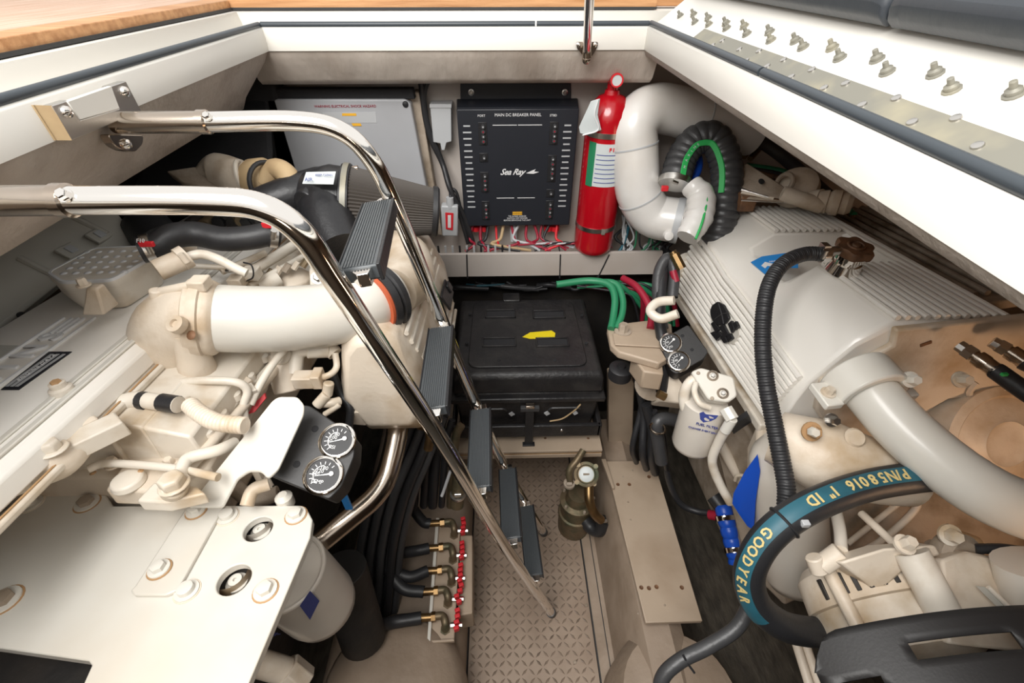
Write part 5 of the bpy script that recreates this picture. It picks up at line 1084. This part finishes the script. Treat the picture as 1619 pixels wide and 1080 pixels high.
text('FUEL FILTER', onf(1118, 674), onf(1128, 676)-onf(1108, 671), -ax, .0085, 'print_', ff, thick=.0006); text('CHANGE EVERY 250 H', onf(1112, 681), onf(1122, 683)-onf(1102, 678), -ax, .006, 'print_', ff, thick=.0006)
OF = D(1130, 612, .90); nf = (V((-.25, -.5, .85))).normalized()
obj('head', G().prism(rpoly([PL(x, y, OF, nf) for x, y in ((1092, 588), (1108, 581), (1160, 596), (1166, 626), (1152, 636), (1120, 632))], .006, 3), -nf*.03), 'paintc', ff, .003)
for x, y in ((1127, 594), (1143, 622)):
    obj('port', G().torus(PL(x, y, OF, nf), nf, .009, .0025, 18, 6), 'steeld', ff); obj('port_bolt', G().bolt(PL(x, y, OF, nf), nf, .005, .004, 0), 'steel', ff)
for x, y in ((1104, 590), (1126, 630)): obj('port_screw', G().lathe(PL(x, y, OF, nf), nf, [(0, .004), (.001, .003)], 10), 'castd', ff)
obj('return_pipe', G().tube(DP((1108, 596, .93), (1092, 604, .93), (1082, 622, .94), (1084, 646, .95), (1094, 655, .96)), .011, n=14), 'paint', ff)
obj('return_pipe', G().tube(DP((1100, 606, .91), (1098, 620, .90), (1106, 638, .89), (1122, 645, .89)), .006, n=10), 'paint', ff)
obj('elbow_fitting', G().cyl(D(1147, 646, .88), D(1158, 664, .87), .013, n=8).cyl(D(1158, 662, .87), D(1146, 682, .89), .010), 'paintc', ff, .001)
cable('cream_hose', DP((1148, 678, .89), (1136, 700, .92), (1126, 730, .95), (1138, 765, .97), (1155, 795, .98)), .0095, 'paint', 'mottled cream hose curving down from the filter head', cat='hose')
cable('cream_hose', DP((1066, 475, 1.0), (1040, 478, 1.02), (1028, 492, 1.03), (1045, 504, 1.02), (1072, 496, 1.0)), .0105, 'paint', 'cream hose looped at far left corner of ribbed housing', cat='hose')
tag(obj('small_bracket', G().box(D(1170, 668, .93), (.022, .006, .012), (V((.8, .3, .5)).normalized(), EY, V((-.5, 0, .8)).normalized())), 'plas'), 'small black rectangular clip right of the spin-on filter', 'clip')
lp_ = thing('raw_water_pump', 'tan and brass raw water pump body under the small gauge box', 'pump')
obj('body', G().prism(DP((1042, 590, 1.1), (1062, 582, 1.08), (1095, 628, 1.06), (1092, 640, 1.07), (1040, 634, 1.1)), (0, .03, -.05)), 'cast', lp_, .004)
obj('round_case', G().lathe(D(1030, 608, 1.12), V((-.3, -.6, .6)), [(-.03, .038), (0, .04), (.006, .03), (.012, .012)], 22), 'castd', lp_)
obj('brass_fitting', G().cyl(D(1040, 622, 1.05), D(1052, 628, 1.05), .010, n=8).cyl(D(1034, 603, 1.05), D(1037, 612, 1.05), .007), 'brass', lp_)
gh = thing('grey_braided_hose', 'grey elbowed hose between battery area and the spin-on filter', 'hose')
obj('hose', G().tube(DP((1070, 665, 1.15), (1048, 662, 1.14), (1038, 672, 1.14), (1041, 700, 1.16), (1046, 730, 1.19)), .0165, n=16), 'rubg', gh)
obj('clamp', G().torus(D(1040, 677, 1.12), EZ, .018, .003, 20), 'steeld', gh)
for x, y0_, x2, y2, rr_, dd in ((1008, 600, 1016, 716, .010, 1.24), (1022, 640, 1030, 722, .013, 1.26), (1034, 650, 1052, 730, .009, 1.27), (1016, 590, 1000, 706, .008, 1.25)):
    cable('bilge_hose', DP((x, y0_, 1.18), ((x+x2)/2+5, (y0_+y2)/2, 1.22), (x2, y2, dd), (x2+6, y2+25, dd+.1)), rr_, 'rub', 'dark hose in the gap between support board and filter', 'dark hoses right of the support board', 'hose')
cable('tapered_drain_hose', DP((1048, 700, 1.28), (1058, 760, 1.32), (1075, 795, 1.34), (1100, 808, 1.33), (1128, 812, 1.30)), .0095, 'rub', 'thin black hose curving over dark bilge to the blue coupler', cat='hose')
# right bilge: blue coupler hose
bc = thing('blue_coupler_hose', 'bright blue ribbed coupling hose with steel clamps at bilge side', 'hose')
pb_ = DP((1143, 800, 1.22), (1150, 828, 1.2), (1158, 858, 1.19), (1166, 890, 1.18))
obj('hose', G().tube(pb_, .0225, n=18, step=.002, rf=corr(.026, .14)), 'blue', bc)
clampband(D(1147, 820, 1.2), pb_[1]-pb_[0], .024, bc, 'chrome'); clampband(D(1161, 870, 1.18), pb_[1]-pb_[0], .024, bc, 'chrome')
obj('red_fitting', G().cyl(D(1122, 814, 1.25), D(1136, 816, 1.23), .013), 'redd', bc); obj('end_plug', G().cyl(D(1128, 785, 1.24), D(1144, 806, 1.22), .02), 'rub', bc)
# right engine side pan + big white canister with blue
obj('oil_pan_side', G().prism(DP((1128, 700, 1.12), (1170, 660, 1.02), (1230, 760, .98), (1240, 960, 1.0), (1180, 900, 1.1)), V((.15, .05, -.02))), 'castd', re, .008)
obj('pan_rail', G().tube(DP((1140, 702, 1.08), (1160, 740, 1.07), (1190, 790, 1.06), (1215, 850, 1.05)), .012, n=12), 'cast', re)
obj('pan_hook', G().tube(DP((1162, 760, 1.04), (1166, 752, 1.03), (1180, 754, 1.02), (1184, 764, 1.02)), .004, n=8), 'paint', re)
wc = thing('seawater_canister', 'tall white canister with deep blue side marking near the corrugated hose', 'canister')
c0_ = D(1240, 720, .86); c1_ = D(1262, 930, .90); ax = (c1_-c0_).normalized(); Lc = (c1_-c0_).length
obj('canister', G().lathe(c0_, ax, [(-.04, .03), (-.02, .05), (0, .06), (.03, .064), (Lc-.03, .06), (Lc-.01, .05), (Lc, .03), (Lc, 0)], 36), 'filt', wc)
fc = c0_
def onc(x, y, rr_=.0655):
    q = ray(x, y); o = CAM-fc; dd = q-ax*q.dot(ax); oo = o-ax*o.dot(ax); A = dd.dot(dd); B = 2*dd.dot(oo); Cc = oo.dot(oo)-rr_**2; disc = B*B-4*A*Cc
    return CAM+q*((-B-math.sqrt(max(0, disc)))/(2*A))
pts_ = [onc(x, y) for x, y in ((1198, 718), (1202, 745), (1195, 790), (1192, 838), (1182, 832), (1168, 812), (1158, 796), (1160, 780), (1178, 745))]
obj('blue_marking', G().prism(pts_, (CAM-c0_).normalized()*.003), 'blue', wc)
# big white charge pipe right
wp = thing('charge_air_pipe', 'wide glossy white pipe running from near end of ribbed housing to the right edge', 'pipe')
pp = DP((1350, 590, .72), (1380, 625, .69), (1430, 680, .66), (1500, 740, .63), (1570, 785, .61), (1640, 812, .60), (1720, 830, .6))
obj('tube', G().tube(pp, [.036, .0365, .037, .0375, .038, .039], n=36, seg=8), 'paintc', wp)
# collar bracket
nc = (pp[1]-pp[0]).normalized(); cc_ = D(1368, 615, .70)
u1 = nc.cross(EZ).normalized(); u2 = u1.cross(nc).normalized()
if u2.z < 0: u2 = -u2
g = G(); secs = []
for k in range(15):
    a_ = math.pi*(-.08+1.16*k/14); d = u1*math.cos(a_)+u2*math.sin(a_); secs.append([cc_+d*.039-nc*.03, cc_+d*.053-nc*.03, cc_+d*.053+nc*.018, cc_+d*.039+nc*.018])
obj('saddle_clamp', g.loft(secs), 'paintc', wp, .003)
for s_ in (-1, 1): obj('clamp_foot', G().box(cc_+u1*s_*.063-u2*.006, (.014, .022, .006), (u1, nc, u2)), 'paintc', wp, .002); obj('clamp_bolt', G().bolt(cc_+u1*s_*.063, u2, .007, .010), 'paint' if s_ > 0 else 'rustb', wp)
# hydraulic hoses upper right
for i, (a_, b_, c_, d__, e__, lb_) in enumerate((((1516, 546, .70), (1540, 562, .685), (1580, 590, .66), (1630, 625, .63), (1690, 660, .6), 'left of two hydraulic hoses with silver crimped end by cast plate'), ((1568, 540, .71), (1592, 553, .70), (1625, 575, .68), (1680, 600, .66), (1740, 640, .64), 'right hydraulic hose with silver crimped end at the frame edge'))):
    hh_ = thing('hydraulic_hose', lb_, 'hose')
    A_, B_, C_, D__, E_ = [D(*q) for q in (a_, b_, c_, d__, e__)]
    obj('hex_fitting', G().cyl(A_, A_.lerp(B_, .5), .009, n=8).cyl(A_.lerp(B_, .45), B_, .0115, n=6), 'steel', hh_)
    obj('ferrule', G().lathe(B_, C_-B_, [(0, .0085), (.004, .0085), (.005, .0118), (.016, .0118), (.018, .0108), (.028, .0108), (.030, .012), ((C_-B_).length, .012)], 20), 'steeld', hh_)
    obj('hose', G().tube([C_.lerp(B_, .1), C_, D__, E_], .0125), 'rub', hh_)
    if i == 0: obj('green_mark', G().box(D(1588, 592, .642), (.004, .002, .002)), 'greenb', hh_)
# brown ribbed grate behind right cover
gr = thing('louvre_grille', 'tan brown slotted grille standing behind the ribbed housing', 'grille')
q0 = Wr(.24, .50, -.01)
OGr = Wr(.25, .3, .0); NGr = V((-.25, 0, .97)).normalized()
a_ = PL(1350, 340, OGr, NGr); b_ = PL(1480, 425, OGr, NGr); Lg = loc(a_, OR); 
obj('back', G().prism([Wr(.235, .10, -.03), Wr(.42, .10, .0), Wr(.42, .60, .0), Wr(.235, .60, -.03)], -EN*.02), 'castd', gr, .003)
for k in range(7):
    x = .248+k*.022; obj('slat', G().tube([Wr(x, .12, -.022+.16*(x-.235)), Wr(x, .58, -.022+.16*(x-.235))], .006, n=8, smooth=False), 'castd', gr)
# upper right clutter
ut = thing('turbocharger', 'tan turbo casting with silver pipe under the right coaming', 'turbocharger')
obj('bracket', G().prism(DP((1172, 262, 1.16), (1182, 258, 1.16), (1236, 292, 1.12), (1262, 314, 1.10), (1240, 322, 1.10), (1172, 296, 1.15)), (0, .02, -.01)), 'castd', ut, .003)
obj('scroll', G().lathe(D(1258, 296, 1.14), V((-.5, -.3, .6)), [(-.03, .03), (-.01, .052), (.01, .05), (.024, .035), (.03, .01)], 28), 'cast', ut)
obj('scroll_flange', G().torus(D(1240, 290, 1.12), V((-.8, -.2, .3)), .022, .006, 20), 'castd', ut)
obj('pipe', G().cyl(D(1236, 306, 1.10), D(1300, 326, 1.08), .018), 'cast', ut)
obj('boss', G().cyl(D(1284, 316, 1.10), D(1300, 314, 1.08), .022), 'cast', ut)
obj('sleeve', G().lathe(D(1292, 318, 1.09), D(1340, 322, 1.06)-D(1292, 318, 1.09), [(0, .024), (.02, .027), (.022, .023), (.03, .029), (.045, .029), (.047, .024), (.06, .026), (.07, .02)], 24), 'cast', ut, smooth=35)
obj('hole', G().lathe(D(1204, 287, 1.12), V((0, -.6, .8)), [(0, .008), (.001, .006)], 14), 'foam', ut)
for k in range(5): obj('rod', G().cyl(D(1172, 300+k*4, 1.12), D(1215+k*8, 312+k*2, 1.10), .003+.001*(k % 2), n=8), ('steel', 'cast', 'steeld', 'castd', 'steel')[k], ut)
obj('brown_base', G().box(D(1178, 318, 1.14), (.02, .02, .02)), 'rust', ut, .003)
cp2 = thing('copper_pipes', 'pair of shiny copper pipes behind the ribbed hose under right coaming', 'pipe')
for k in range(2): obj('pipe', G().tube(DP((1176+k*10, 248+k*3, 1.28), (1190+k*12, 230+k*3, 1.29), (1206+k*12, 205+k*4, 1.30)), .008), 'brass', cp2)
cable('black_hose', DP((1160, 190, 1.25), (1190, 215, 1.26), (1240, 250, 1.24), (1320, 320, 1.1)), .016, 'dark', 'dark hose running under the right coaming skirt above the tan turbo', cat='hose')
for k in range(3): cable('engine_bay_hose', DP((1180, 262+k*4, 1.3), (1240, 272+k*6, 1.28), (1300, 300+k*5, 1.22), (1350, 340, 1.1)), .008, ('green', 'dark', 'rust')[k], ('thin green hose', 'thin blackish hose', 'thin brown pipe')[k]+' behind the tan turbo on the right', cat='hose')
# ================================================================== marked hose and alternator
mh = thing('wire_braid_hose', 'thick black hose with teal band and gold lettering looping at lower right', 'hose')
hpth = DP((1500, 750, .66), (1440, 756, .655), (1370, 768, .645), (1300, 792, .635), (1240, 826, .63), (1200, 868, .64), (1184, 915, .66), (1200, 960, .68), (1245, 992, .70), (1310, 1002, .72))
hc = catmull([V(p) for p in hpth], 10)
obj('hose', G().tube(hc, .0215, n=24, smooth=False), 'rub', mh)
sr_ = []
for i in range(2, 72):
    p = hc[i]; t = (hc[i+1]-hc[i-1]).normalized(); v_ = (CAM-p).normalized(); outd = (p-D(1300, 900, .66)); d = v_*.8+outd.normalized()*.35; d = (d-t*d.dot(t)).normalized(); sr_.append((p, t, d))
secs = []
for p, t, d in sr_:
    s_ = t.cross(d); secs.append([p+(d*math.cos(a_)+s_*math.sin(a_))*rr_ for a_, rr_ in ((-.52, .0214), (-.5, .0221), (-.25, .0221), (0, .0221), (.25, .0221), (.5, .0221), (.52, .0214))])
obj('teal_band', G().loft(secs), 'teal', mh)
def hosetext(s, start, dirn, size, gap):
    L = start; wd_ = lambda c: .42 if c in '1I' else .5 if c in '"/ ' else 1
    for q_, chh in enumerate(s):
        i = min(max(int(L), 1), len(sr_)-2); p, t, d = sr_[i]; p2 = sr_[i+1][0]; fr_ = L-int(L); pc_ = p.lerp(p2, fr_)
        t2 = t*dirn
        if chh != ' ': text(chh, pc_+d*.0226, t2, d.cross(t2), size, 'gold', mh, thick=.0003, bold=.0005)
        L += gap*dirn*(wd_(chh)+(wd_(s[q_+1]) if q_+1 < len(s) else 0))/2*1.08
# the photo shows the text upside down: it reads from right to left
def seglen(i): return (sr_[i][0]-sr_[i-1][0]).length
hosetext('P/N58016', 12.0, 1, .020, 1.75)
hosetext('1" ID', 26.5, 1, .020, 2.2)
hosetext('GOODYEAR', 42.5, 1, .019, 2.45)
obj('cable_tie', G().torus(hc[40], hc[41]-hc[39], .0225, .0022, 28, 6), 'rub', mh)
obj('tie_head', G().box(D(1273, 828, .607), (.005, .004, .004)), 'lgrey', mh, .001)
# grey cable
cable('grey_drain_hose', DP((1188, 950, .80), (1165, 992, .80), (1120, 1022, .80), (1075, 1045, .80), (1046, 1075, .80), (1040, 1130, .80)), .0125, 'rubg', 'grey hose sweeping from the marked hose to the bottom edge', cat='hose')
cable('cable_tie_tail', DP((1080, 1036, .79), (1088, 1050, .79), (1098, 1064, .79)), .002, 'rub', 'loose black cable tie tail on the grey sweeping hose', cat='cable tie')
al = thing('alternator', 'cream painted alternator with cooling slots at the lower right', 'alternator')
aC = D(1395, 985, .66); ax = V((.10, -.93, .10)).normalized(); ax = (D(1400, 1075, .66)-D(1370, 905, .70)).normalized()
ax = V((.06, -.98, -.12)).normalized()
aB = D(1402, 968, .70)-V((0, .0, .0)); 
obj('rear_housing', G().lathe(aB-ax*.06, ax, [(-.012, .06), (-.01, .09), (.004, .102), (.05, .106), (.052, .10)], 40), 'cast', al, smooth=35)
obj('stator_band', G().lathe(aB-ax*.008, ax, [(0, .099), (.03, .099)], 40), 'paint', al)
obj('front_housing', G().lathe(aB+ax*.022, ax, [(0, .106), (.03, .104), (.045, .08), (.05, .03)], 40), 'cast', al)
t_ = V((0, 0, 1)); sa = ax.cross(t_).normalized(); ua = sa.cross(ax).normalized()
if ua.z < 0: ua = -ua
if sa.x < 0: sa = -sa
for k in range(16):
    a_ = math.radians(28+k*9.0); 
    if 70 < 28+k*9 < 95: continue
    d = -sa*math.cos(math.pi-a_)*1+ua*math.sin(a_); tt = ax.cross(d)
    obj('vent_slot', G().box(aB-ax*.032+d*.1045, (.014, .0032, .0025), (ax, tt, d)), 'dark', al, .001)
for k, a_ in enumerate((35, 95, 150)):
    a2 = math.radians(a_); d = sa*math.cos(a2)+ua*math.sin(a2); obj('through_bolt', G().cyl(aB-ax*.062+d*.108, aB+ax*.03+d*.108, .010, n=14).bolt(aB-ax*.062+d*.108, -ax, .008, .010, 0), 'cast', al, .002)
obj('mount_bracket', G().prism([D(x, y, d) for x, y, d in ((1328, 890, .64), (1400, 868, .63), (1480, 862, .63), (1490, 878, .63), (1445, 890, .635), (1405, 925, .64), (1402, 960, .645), (1375, 925, .645))], V((0, .02, -.03))), 'cast', al, .004)
obj('pivot_tube', G().cyl(D(1440, 872, .63), D(1500, 985, .60), .021, n=24), 'paint', al)
obj('pivot_bolt', G().bolt(D(1428, 862, .62), V((0, -.2, 1)), .009, .016), 'cast', al)
obj('adjuster_arm', G().cyl(D(1362, 812, .72), D(1416, 862, .66), .006, n=10), 'cast', al)
obj('battery_stud', G().cyl(D(1298, 895, .67), D(1330, 872, .66), .014).cyl(D(1286, 880, .67), D(1296, 905, .67), .012), 'cast', al, .002)
cable('alternator_cable', DP((1330, 870, .67), (1328, 840, .70), (1322, 810, .73), (1318, 795, .75)), .0085, 'paint', 'cream cable rising from the alternator stud behind the marked hose')
tb_ = thing('belt_tensioner_arm', 'cream slotted bracket right of the alternator above black guard', 'bracket')
obj('arm', G().prism(DP((1490, 885, .63), (1530, 872, .64), (1570, 880, .65), (1680, 1000, .60), (1690, 1040, .58), (1500, 1020, .58)), V((0, .015, -.025))), 'cast', tb_, .004)
obj('pulley', G().lathe(D(1522, 885, .66), V((.1, -.7, .7)), [(-.02, .034), (0, .036), (.004, .028), (.006, .026), (.004, .012)], 28), 'castd', tb_)
obj('slot', G().prism(DP((1542, 926, .606), (1556, 928, .606), (1592, 962, .594), (1578, 962, .594)), V((0, -.0006, .0008))), 'greyd', tb_)
obj('slot_edge', G().tube(DP((1562, 928, .602), (1600, 964, .59)), .003), 'paint', tb_)
# engine front face behind alternator
obj('front_gear_case', G().prism([D(x, y, d) for x, y, d in ((1325, 800, .86), (1360, 740, .86), (1640, 700, .86), (1700, 900, .86), (1400, 960, .86), (1330, 960, .88))], EA*.03-EN*.02), 'castd', re, .006)
obj('gear_case_boss', G().lathe(D(1585, 700, .80), -EA+EN*.6, [(-.06, .10), (0, .10), (.004, .085), (0, .08), (.006, .045), (.010, .04), (.004, .03), (.006, .01)], 36), 'cast', re, smooth=40)
obj('gear_case_rib', G().tube(DP((1350, 880, .82), (1400, 850, .82), (1450, 800, .82), (1430, 775, .82)), .006), 'cast', re)
obj('gear_case_rib', G().tube(DP((1340, 860, .82), (1440, 780, .82)), .005), 'cast', re)
obj('bolt', G().bolt(D(1500, 845, .66), V((-.2, -.6, .7)), .010, .016), 'paint', re); obj('bolt_collar', G().cyl(D(1500, 848, .68), D(1540, 862, .68), .014), 'rustb', re)
obj('black_lead', G().tube(DP((1540, 868, .66), (1590, 868, .65), (1650, 878, .64)), .007), 'rub', re)
obj('side_canister', G().cyl(D(1640, 890, .6), D(1655, 960, .6), .045), 'filt', re)
for k in range(6): obj('loose_fitting', G().cyl(D(1470+k*20, 860+k*7, .72), D(1482+k*20, 872+k*7, .72), .009, n=8), ('castd', 'paint', 'bronze')[k % 3], re)
for k in range(2): obj('spring_rod', G().cyl(D(1255+k*14, 1005, .86), D(1285+k*16, 1100, .80), .008), 'cast', re)
# belt guard: arched black band with slots
bg_ = thing('belt_guard', 'broad black arched belt guard with long slots at bottom right corner', 'guard')
Rg = .30
pA_, pB_, pC_ = D(1312, 1012, .55), D(1460, 972, .53), D(1640, 960, .53)
ctr = V((pB_.x+.10, pB_.y+.0, pB_.z-Rg+.022))
Yg0 = pB_.y; n1 = 40; n2_ = 24
def gpt(u, v):     # u angle (deg from up, + right), v forward
    a_ = math.radians(u); return V((ctr.x+math.sin(a_)*Rg, Yg0+.012*abs(u)/30*0-v*.20, ctr.z+math.cos(a_)*Rg+.0*v))
us = [-46+k*2.0 for k in range(49)]; vs_ = [k/n2_ for k in range(n2_+1)]
g = G(); vv = []
for u in us:
    for v in vs_:
        # rounded left rear corner
        k = max(0, (-38-u)/8); v2 = max(v, .18*k*k); vv.append(gpt(u, v2))
fs = []
def slot(u, v): 
    for (u0, u1, v0, v1) in ((-27, -5, .12, .20), (-42, -33, .25, .34), (14, 34, .12, .21)):
        if u0 < u < u1 and v0 < v < v1: return True
    return False
for i in range(len(us)-1):
    for j in range(n2_):
        if not slot(us[i]+1, vs_[j]+.5/n2_): fs.append((i*(n2_+1)+j, (i+1)*(n2_+1)+j, (i+1)*(n2_+1)+j+1, i*(n2_+1)+j+1))
g.add(vv, fs); o = obj('shell', g, 'guard', bg_); s_ = o.modifiers.new('thickness', 'SOLIDIFY'); s_.thickness = .004; s_.offset = -1
obj('front_disc', G().lathe(ctr+V((0, Yg0-ctr.y-.198, 0)), EY, [(0, .05), (0, .296), (.004, .296), (.004, .05)], 48), 'guard', bg_)
obj('pulley', G().lathe(V((ctr.x-.02, Yg0-.12, ctr.z+.18)), EY, [(-.03, .08), (-.02, .085), (0, .08), (.02, .085), (.03, .08)], 32), 'steel', bg_)
# ================================================================== LADDER
ld = thing('boarding_ladder', 'polished stainless ladder with black ribbed treads hooked on the left coaming', 'ladder')
def railplane(a, b, c): a, b, c = V(a), V(b), V(c); return a, (b-a).cross(c-a).normalized()
zr = 1.33
rails = []
for (yt, foot, wp_, px0) in ((.405, V((.131, .509, 0)), ((100, 317), (330, 318), (420, 330), (480, 372), (527, 440), (600, 549), (700, 700), (800, 865)), None),
                             (.665, V((.127, .757, 0)), ((322, 193), (470, 192), (540, 208), (585, 250), (622, 320), (680, 460), (740, 610), (800, 742)), None)):
    p, n__ = railplane((-.5, yt, zr), (-.3, yt, zr), foot)
    pts_ = [PL(x, y, p, n__) for x, y in wp_]
    rails.append((pts_, foot, p, n__, yt))
for i, (pts_, foot, p, n__, yt) in enumerate(rails):
    rr_ = .0128
    body = [pts_[0]]+pts_[1:]+[foot+(pts_[-1]-foot).normalized()*.012]
    obj('rail', G().tube(body, rr_, n=24, seg=8), 'chrome', ld)
    st0 = V((-.60 if i else -.60, pts_[0].y, pts_[0].z)) if i == 0 else V((-.515, pts_[0].y+.0, pts_[0].z))
    obj('hook_tube', G().cyl(st0, pts_[0]+EX*.002, rr_*1.06, n=24), 'steeld', ld)
    d = (pts_[1]-pts_[0]).normalized()
    obj('joint_collar', G().lathe(pts_[0]-d*.004, d, [(0, .013), (0, .0152), (.010, .0152), (.012, .013)], 24), 'steeld', ld)
    obj('joint_screw', G().bolt(pts_[0]+d*.014+V((0, -.009, .008)), V((0, -.7, .7)), .005, .006, 1.3), 'chrome', ld)
    obj('foot_cap', G().cyl(foot+V((0, 0, .0015)), foot+(pts_[-1]-foot).normalized()*.02, .0142), 'rubg', ld)
def near(pts, foot, x, y, pl):  # meet the rail plane
    return PL(x, y, pl[0], pl[1])
tr_ = [((610, 318), (575, 448)), ((705, 512), (690, 668)), ((765, 640), (764, 790)), ((806, 735), (815, 868)), ((834, 792), (851, 925))]
for a_, b_ in tr_:
    A = PL(*a_, rails[1][2], rails[1][3]); B = PL(*b_, rails[0][2], rails[0][3])
    d = (B-A).normalized(); L = (B-A).length
    rl = (rails[0][1]-rails[0][0][4]).normalized()
    wd = V((.93, 0, -.10)); wd = (V((.80, 0, .60)) if False else V((1, 0, .12))); wd = (wd-d*wd.dot(d)).normalized(); ht = d.cross(wd).normalized(); ht = ht if ht.z > 0 else -ht
    c = (A+B)/2; hl = L/2-.022
    o = obj('tread', G().box(c-wd*.006, (.0235, hl, .0095), (wd, d, ht)), 'tread', ld, .003)
    g = G()
    for k in range(11): g.box(c-wd*.006+wd*(-.0185+k*.0033)+ht*.0098, (.0009, hl-.002, .0008), (wd, d, ht))
    obj('edge_strip', G().box(c-wd*.006+wd*.0215, (.0022, hl+.001, .0105), (wd, d, ht)).box(c-wd*.006-wd*.0235, (.0012, hl+.001, .0105), (wd, d, ht)), 'plas', o, .001)
    obj('grip_ribs', g, 'tread', o)
    for s_, e_ in ((-1, A), (1, B)):
        obj('tread_bracket', G().loft([[c-wd*.006+d*s_*(hl-.002)+wd*x+ht*z for x, z in ((-.012, -.007), (.014, -.007), (.014, .007), (-.012, .007))], [e_-d*s_*.006+wd*x+ht*z for x, z in ((-.006, -.008), (.006, -.008), (.006, .008), (-.006, .008))]]), 'chrome', ld, .001)
# ladder bracket on left coaming
lb = thing('ladder_bracket', 'stainless channel bracket screwed to the left coaming above the upper rail', 'bracket')
pX = XL+.012
fl = [(81, 167), (110, 158), (127, 190), (188, 172), (175, 136), (199, 128), (224, 176), (114, 222)]
obj('plate', G().prism([X(x, y, pX) for x, y in fl], (-.012, 0, 0)), 'steel', lb, .001)
obj('channel', G().prism([X(x, y, pX+.001) for x, y in ((106, 160), (176, 136), (190, 172), (127, 190))], (-.006, 0, 0)), 'gel', lb, .001)
obj('wedge', G().prism([X(x, y, XL+.002) for x, y in ((52, 166), (81, 167), (114, 222), (88, 222))], (-.01, 0, 0)).add([X(52, 166, XL+.001), X(82, 167, pX), X(114, 222, pX), X(88, 222, XL+.001)], [(0, 1, 2, 3)]), 'tan', lb)
for x, y in ((105, 177), (197, 145)): obj('screw', G().lathe(X(x, y, pX), EX, [(0, .007), (.003, .006), (.005, .002)], 14), 'chrome', lb)
hb = thing('rail_socket', 'dark stainless eye plate with screw under the ladder bracket', 'bracket')
c = D(196, 226, .60)
hp_ = [X(x, y, XL-.012) for x, y in ((155, 212), (214, 214), (213, 228), (200, 241), (180, 238), (166, 230))]
obj('plate', G().prism(rpoly(hp_, .006), (.012, 0, 0)), 'steeld', hb, .001); obj('screw', G().lathe(X(199, 228, XL+.0), EX, [(0, .007), (.004, .006), (.006, .002)], 14), 'chrome', hb)
# ================================================================== place every origin at the base of its thing
bpy.context.view_layer.update()
for o in [o for o in C.objects if o.parent is None and o.type in ('EMPTY', 'MESH')]:
    fam = [o]+list(o.children_recursive); co = []
    for m_ in fam:
        if m_.type == 'MESH': co += [v.co for v in m_.data.vertices]
    if not co: continue
    xs = [c.x for c in co]; ys = [c.y for c in co]; zs = [c.z for c in co]
    b = V(((min(xs)+max(xs))/2, (min(ys)+max(ys))/2, min(zs)))
    for m_ in fam:
        if m_.type == 'MESH': m_.data.transform(Matrix.Translation(-b))
    o.location = b
